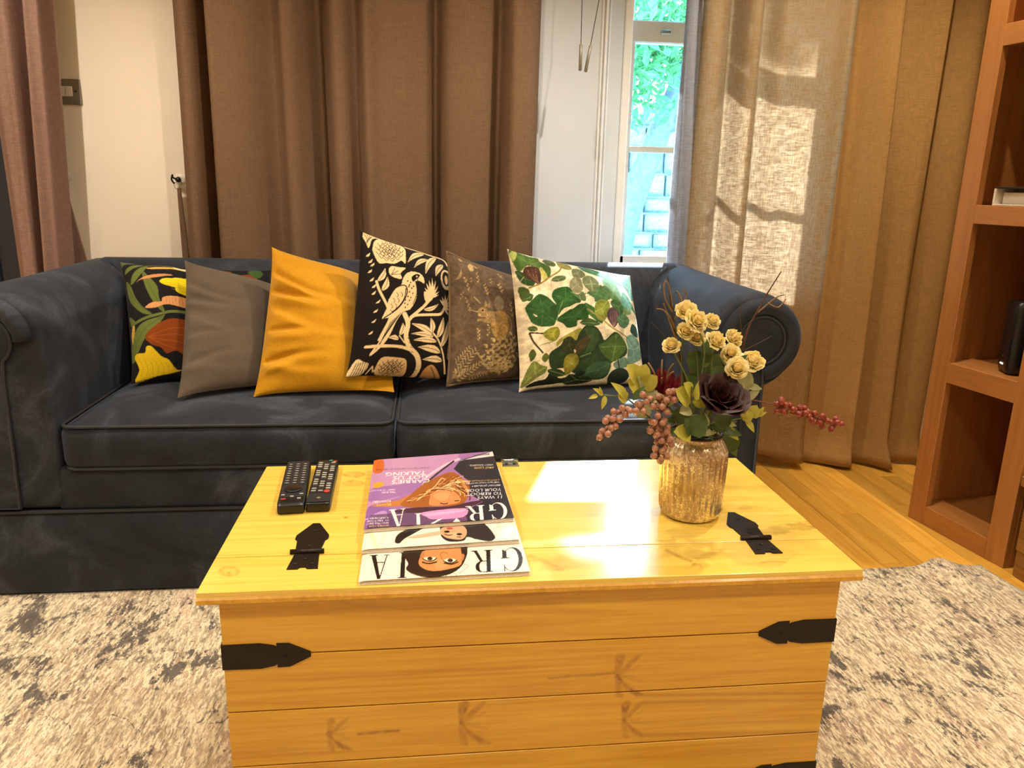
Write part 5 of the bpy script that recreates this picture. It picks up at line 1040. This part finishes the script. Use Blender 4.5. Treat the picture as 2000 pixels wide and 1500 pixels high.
# red protea-like bloom
t = thing('red_protea', FOOT(), 'dark red pointed-petal flower bud beside the black rose', 'flower'); P = at(1296,785,.215); q = quat_to((-.30,-.30,.95))
for li, (Rk, hk, n, fl) in enumerate(((.010,.052,5,0),(.018,.056,6,.001),(.026,.055,7,.003),(.031,.046,7,.005))):
    for k in range(n): inst('petal', mesh_data('petal', petal(Rk,hk,li*.6+2*PI*k/n,PI/n*.85,fl,.45,5,7), M['redp'], True), P, t, q)
for k in range(7):
    a = k*.9; b = P+q@Vector((.012*math.cos(a),.012*math.sin(a),.045)); mk('style', tube(spline([b[:],(b+q@Vector((.006*math.cos(a),.006*math.sin(a),.014)))[:],(b+q@Vector((.016*math.cos(a),.016*math.sin(a),.024)))[:]],4), .0016, 6), M['curl'], t, True)
STEMS.append(('protea', t, P, .003, 8))
# second small red bud behind
t = thing('red_bud', FOOT(), 'slim pinkish red bud standing behind the black rose', 'flower'); P = at(1352,735,.25); q = quat_to((.1,-.2,.95))
for k in range(6): inst('petal', mesh_data('petal', petal(.010+.002*(k%2),.045,k*1.05,.55,.002,.4,5,6), M['redp'], True), P, t, q)
STEMS.append(('bud', t, P, .002, 8))
# cream spray roses
for i, (px, py, y, s_) in enumerate(((1340,603,.22,1.0),(1364,624,.20,1.15),(1393,625,.23,.85),(1340,645,.19,.85),(1361,657,.20,.85),(1401,662,.18,1.0),(1436,658,.22,.95),(1428,688,.18,.9),(1472,702,.18,1.15),(1441,717,.16,1.05),(1311,673,.21,.85))):
    t = thing('cream_rose', FOOT(), 'small cream spray rose on a thin stem in the amber jar', 'rose', 'cream spray roses in the jar'); got = {}
    def build(k):
        d = Vector((random.uniform(-.35,.45),-.75,random.uniform(.35,.9))); base = at(px,py,y+.035*k)-d.normalized()*.012*s_; got['base'] = base
        q = quat_to(d, random.random()*6); b = inst('bloom', ROSES[i%3], base, t, q, s_); h = bpy.data.objects.new('heart', HEART); COL.objects.link(h); h.parent = b
        return [b, h, inst('calyx', SEP, base, t, q, s_)]
    plant('rose%d' % i, build); STEMS.append(('rose%d' % i, t, got['base'], .0014, 6))
# berries: the drooping stem first, then each berry on its stalk
BER = {k: mesh_data('berry', cat(sphere(.0056,10,7), lathe([(.0012,.0052),(.0016,.0066),(.0003,.0066)],6)), M[k], True) for k in ('berry','berryr')}
def berry_spray(key, pix, y0, y1, n, spread, mat, label, base):
    t = thing('berry_spray', FOOT(), label, 'berries'); m_ = len(pix); got = {}
    def build(k):
        dy = .02*k; pts = [at(px,py,y0+dy+(y1-y0)*i/(m_-1)) for i,(px,py) in enumerate(pix)]; got['path'] = path = [Vector(v) for v in spline([v[:] for v in pts],6)]
        n0 = NECK(); b_ = at(base[0]+random.uniform(-4,4),base[1]+random.uniform(-8,2),base[2]+dy); lift = n0.lerp(b_,.5)+Vector((0,0,.012)); return [mk('stem', tube([FOOT(n0),n0,lift,b_]+path, .0012, 6), M['berrystem'], t, True)]
    plant(key, build); path = got['path']; done = []
    for j in range(n):
        def one(k):
            best = None
            for tr in range(60):
                c_ = path[int(random.random()**.9*(len(path)-1))]; off = Vector((random.gauss(0,1),random.gauss(0,1),random.gauss(0,1))).normalized()*spread*random.uniform(.60,1.05); P = c_+off
                if all((P-r_).length > .0117 for r_ in done) and P.z > .478 and ((P.x-VC.x)**2+(P.y-VC.y)**2)**.5 > .069: best = (c_, off, P); break
            if best is None: got['P'] = None; return []
            c_, off, P = best; dd = off.normalized(); got['P'] = P
            return [inst('berry', BER[mat], P, t, quat_to(dd)), mk('stalk', tube([c_,P-dd*.004],.0007,4), M['berrystem'], t)]
        plant_any('%s_b%d' % (key, j), one)
        if got['P'] is not None: done.append(got['P'])
def plant_any(key, build):
    n = TRIAL.get(key, 0); random.seed('%s/%d' % (key, n)); return build(0)
berry_spray('berA',[(1262,778),(1250,800),(1225,800),(1205,810),(1190,832),(1178,848)],.15,.12,26,.011,'berry','dusky pink berry spray drooping over the side of the jar',(1285,800,.18))
berry_spray('berB',[(1302,775),(1292,795),(1290,815),(1282,835),(1297,850),(1292,872),(1285,890)],.145,.13,46,.0140,'berry','thick dusky pink berry cluster hanging down the jar front',(1312,792,.165))
berry_spray('berC',[(1526,793),(1545,800),(1565,806),(1590,815),(1615,823),(1632,829)],.21,.22,37,.0115,'berryr','red berry spray reaching out towards the curtain on a thin stem',(1455,785,.20))
for key, t, tip, r_, ns_ in STEMS: head_stem('stem_'+key, t, tip, r_, ns_)
# twigs
def twig(key, paths, y, label, mats):
    t = thing('twig', FOOT(), label, 'twig', 'bare twigs in the jar')
    def build(k):
        out = []; n0 = NECK(); f0 = FOOT(n0); yy = y+.035*k
        for i, (pp_, r0, r1) in enumerate(paths):
            P = [Vector(v) for v in spline([at(a,b,yy+.004*math.sin(a))[:] for a,b in pp_],6)]
            if i == 0: P = [f0,n0]+P
            n_ = len(P); out.append(mk('stem' if i == 0 else 'side_shoot', tube(P,[r0+(r1-r0)*j/(n_-1) for j in range(n_)],6), M[mats[min(i,len(mats)-1)]], t, True))
        return out
    plant(key, build)
twig('twigA',[([(1337,740),(1322,670),(1314,620),(1308,570),(1304,538)],.0030,.0010),([(1322,650),(1310,622),(1296,606),(1282,603)],.0018,.0010),([(1314,610),(1300,585),(1297,556),(1304,551),(1310,575),(1314,600)],.0014,.0010),([(1317,625),(1332,592),(1322,568)],.0016,.0012),([(1326,604),(1340,580),(1336,564)],.0014,.0011),([(1318,678),(1290,648),(1272,630)],.0010,.0006),([(1322,665),(1312,640),(1302,610),(1296,592)],.0016,.0009)],.245,'knobbly dark twig with curled shoots rising beside the cream roses',('twig','curl','curl','curl','curl','twig','curl'))
twig('twigB',[([(1430,740),(1450,680),(1462,640),(1482,603),(1502,568),(1526,530)],.0028,.0008),([(1478,612),(1502,592),(1518,580),(1532,576)],.0015,.0010),([(1500,592),(1520,600),(1535,584)],.0013,.0010),([(1452,668),(1446,625),(1447,592)],.0011,.0006),([(1452,685),(1482,670),(1508,656)],.0009,.0005)],.25,'tall dark twig with looped pale shoots leaning towards the curtain',('twig','curl','curl','twig','twig'))
# eucalyptus and leaves: sprigs with a stem and single leaves (base px, tip px)
SPN = [0]
def sprig(stem, y, leaves, label, name='eucalyptus_sprig', cat_='foliage'):
    key = 'spr%d' % SPN[0]; SPN[0] += 1; t = thing(name, FOOT(), label, cat_, 'leafy sprigs in the jar'); got = {}
    def build(k):
        dy = got['dy'] = .03*k; n0 = NECK(); pts = [at(px+random.uniform(-3,3)*(j == 0),py+random.uniform(-6,3)*(j == 0),y+dy) for j,(px,py) in enumerate(stem)]
        return [mk('stem', tube([FOOT(n0),n0]+[Vector(v) for v in spline([p_[:] for p_ in pts],5)], .0013, 6), M['stem'], t, True)]
    plant(key, build)
    for j, (bx, by, tx, ty, kind, mat) in enumerate(leaves):
        def leaf(k):
            yy = y+got['dy']; g = abs(k); ex = random.uniform(-10,10)*g; ey = random.uniform(-10,10)*g
            if g: z_ = random.uniform(1-.35*g,1); ex += (bx-tx)*(1-z_); ey += (by-ty)*(1-z_)
            return [put_leaf(t, at(bx,by,yy), at(tx+ex,ty+ey,yy-.008+random.uniform(-.03,.03)*g), kind, mat)]
        plant('%s_l%d' % (key, j), leaf)
sprig([(1290,815),(1262,775),(1245,745),(1235,725)],.17,[(1245,745,1228,712,'round','leafy'),(1248,742,1262,712,'round','leafy'),(1252,755,1285,735,'round','leafy'),(1255,762,1228,742,'round','leafy'),(1262,775,1235,765,'lance','leafy'),(1262,778,1285,765,'round','leafp'),(1268,790,1240,812,'round','leafp'),(1258,770,1248,735,'lance','leafp')],'pale eucalyptus sprig rising above the pink berries')
sprig([(1290,830),(1250,800),(1222,778),(1180,772),(1165,772)],.165,[(1224,778,1196,746,'lance','leafy'),(1236,782,1262,752,'lance','leafg'),(1238,790,1268,772,'lance','leafp'),(1182,772,1176,800,'lance','leafy'),(1178,772,1160,758,'lance','leafy'),(1168,772,1150,778,'lance','leafy'),(1172,772,1172,756,'lance','leafy'),(1225,780,1208,770,'round','leafy')],'thin eucalyptus sprig reaching towards the sofa seat')
sprig([(1345,840),(1350,800),(1350,775),(1352,755)],.135,[(1350,785,1322,760,'round','leafy'),(1352,785,1385,782,'round','leafy'),(1350,770,1338,748,'round','leafy'),(1352,770,1365,752,'round','leafy'),(1350,800,1328,805,'round','leafp'),(1352,772,1360,760,'round','leafy'),(1350,815,1372,812,'lance','leafp')],'bright yellow-green eucalyptus sprig in front of the black rose')
sprig([(1345,845),(1355,838),(1362,830)],.14,[(1345,848,1378,812,'round','leafg'),(1350,848,1340,818,'round','leafg'),(1350,850,1318,842,'round','leafy'),(1360,846,1400,845,'lance','leafp')],'short green eucalyptus sprig over the jar rim')
sprig([(1380,840),(1420,800),(1450,785),(1475,770)],.19,[(1425,795,1465,770,'round','leafg'),(1435,790,1470,808,'lance','leafp'),(1450,782,1488,758,'lance','leafp'),(1440,765,1462,722,'round','leafp'),(1455,752,1490,760,'lance','leafp'),(1430,800,1400,775,'lance','leafg')],'grey-green sprig leaning towards the sofa scroll')
sprig([(1385,850),(1420,825),(1455,815),(1480,808)],.17,[(1400,835,1452,850,'lance','leafg'),(1410,830,1445,860,'lance','leafy'),(1455,818,1475,845,'lance','leafy'),(1465,815,1478,792,'round','leafy'),(1475,812,1498,805,'lance','leafy'),(1478,812,1492,795,'lance','leafy'),(1450,820,1470,805,'round','leafy'),(1395,842,1440,822,'lance','leafg')],'yellow-tipped sprig drooping past the jar rim')
sprig([(1345,840),(1375,740),(1385,690)],.24,[(1375,720,1345,690,'round','leafg'),(1380,735,1405,690,'round','leafg'),(1380,700,1378,662,'round','leafg'),(1370,750,1340,735,'round','leafg'),(1385,745,1415,725,'round','leafg'),(1360,790,1330,800,'lance','leafg')],'dark green leaves in the heart of the bouquet')
sprig([(1352,822),(1400,826),(1428,850)],.275,[(1412,834,1440,895,'lance','leafg'),(1424,846,1428,886,'round','leafg'),(1398,826,1438,838,'lance','leafg')],'dark green leaves hanging behind the jar')
sprig([(1350,840),(1400,760),(1430,720),(1445,690)],.21,[(1415,745,1392,718,'round','leafg'),(1425,730,1450,745,'lance','leafp'),(1435,712,1462,690,'lance','leafg'),(1428,722,1410,690,'lance','leafp'),(1405,755,1380,750,'lance','leafg'),(1440,705,1425,672,'lance','leafg')],'grey-green leaves among the cream rose stems')
sprig([(1330,845),(1310,800),(1290,770)],.16,[(1310,800,1270,790,'lance','leafg'),(1305,795,1318,760,'lance','leafp'),(1318,815,1290,838,'lance','leafg'),(1322,825,1340,795,'round','leafg'),(1300,785,1280,760,'lance','leafp'),(1325,835,1300,860,'lance','leafg')],'mixed green leaves tucked behind the hanging berries')
sprig([(1360,845),(1385,830),(1410,820)],.15,[(1375,838,1395,862,'lance','leafg'),(1385,832,1420,842,'lance','leafg'),(1395,828,1430,815,'round','leafg'),(1380,835,1378,808,'lance','leafp'),(1405,822,1440,832,'lance','leafp')],'dark narrow leaves below the black rose')
for key, t, tip, r_, ns_ in STEMS:     # small leaves on every other cream rose stem
    if key.startswith('rose') and int(key[4:])%2:
        def leaf(k): b_ = PATH['stem_'+key][random.choice((4,5,6))]; return [put_leaf(t, b_, b_+Vector((random.uniform(-.022,.022),random.uniform(-.018,.008),random.uniform(.008,.018))), 'lance', 'leafg')]
        plant('leaf_'+key, leaf)
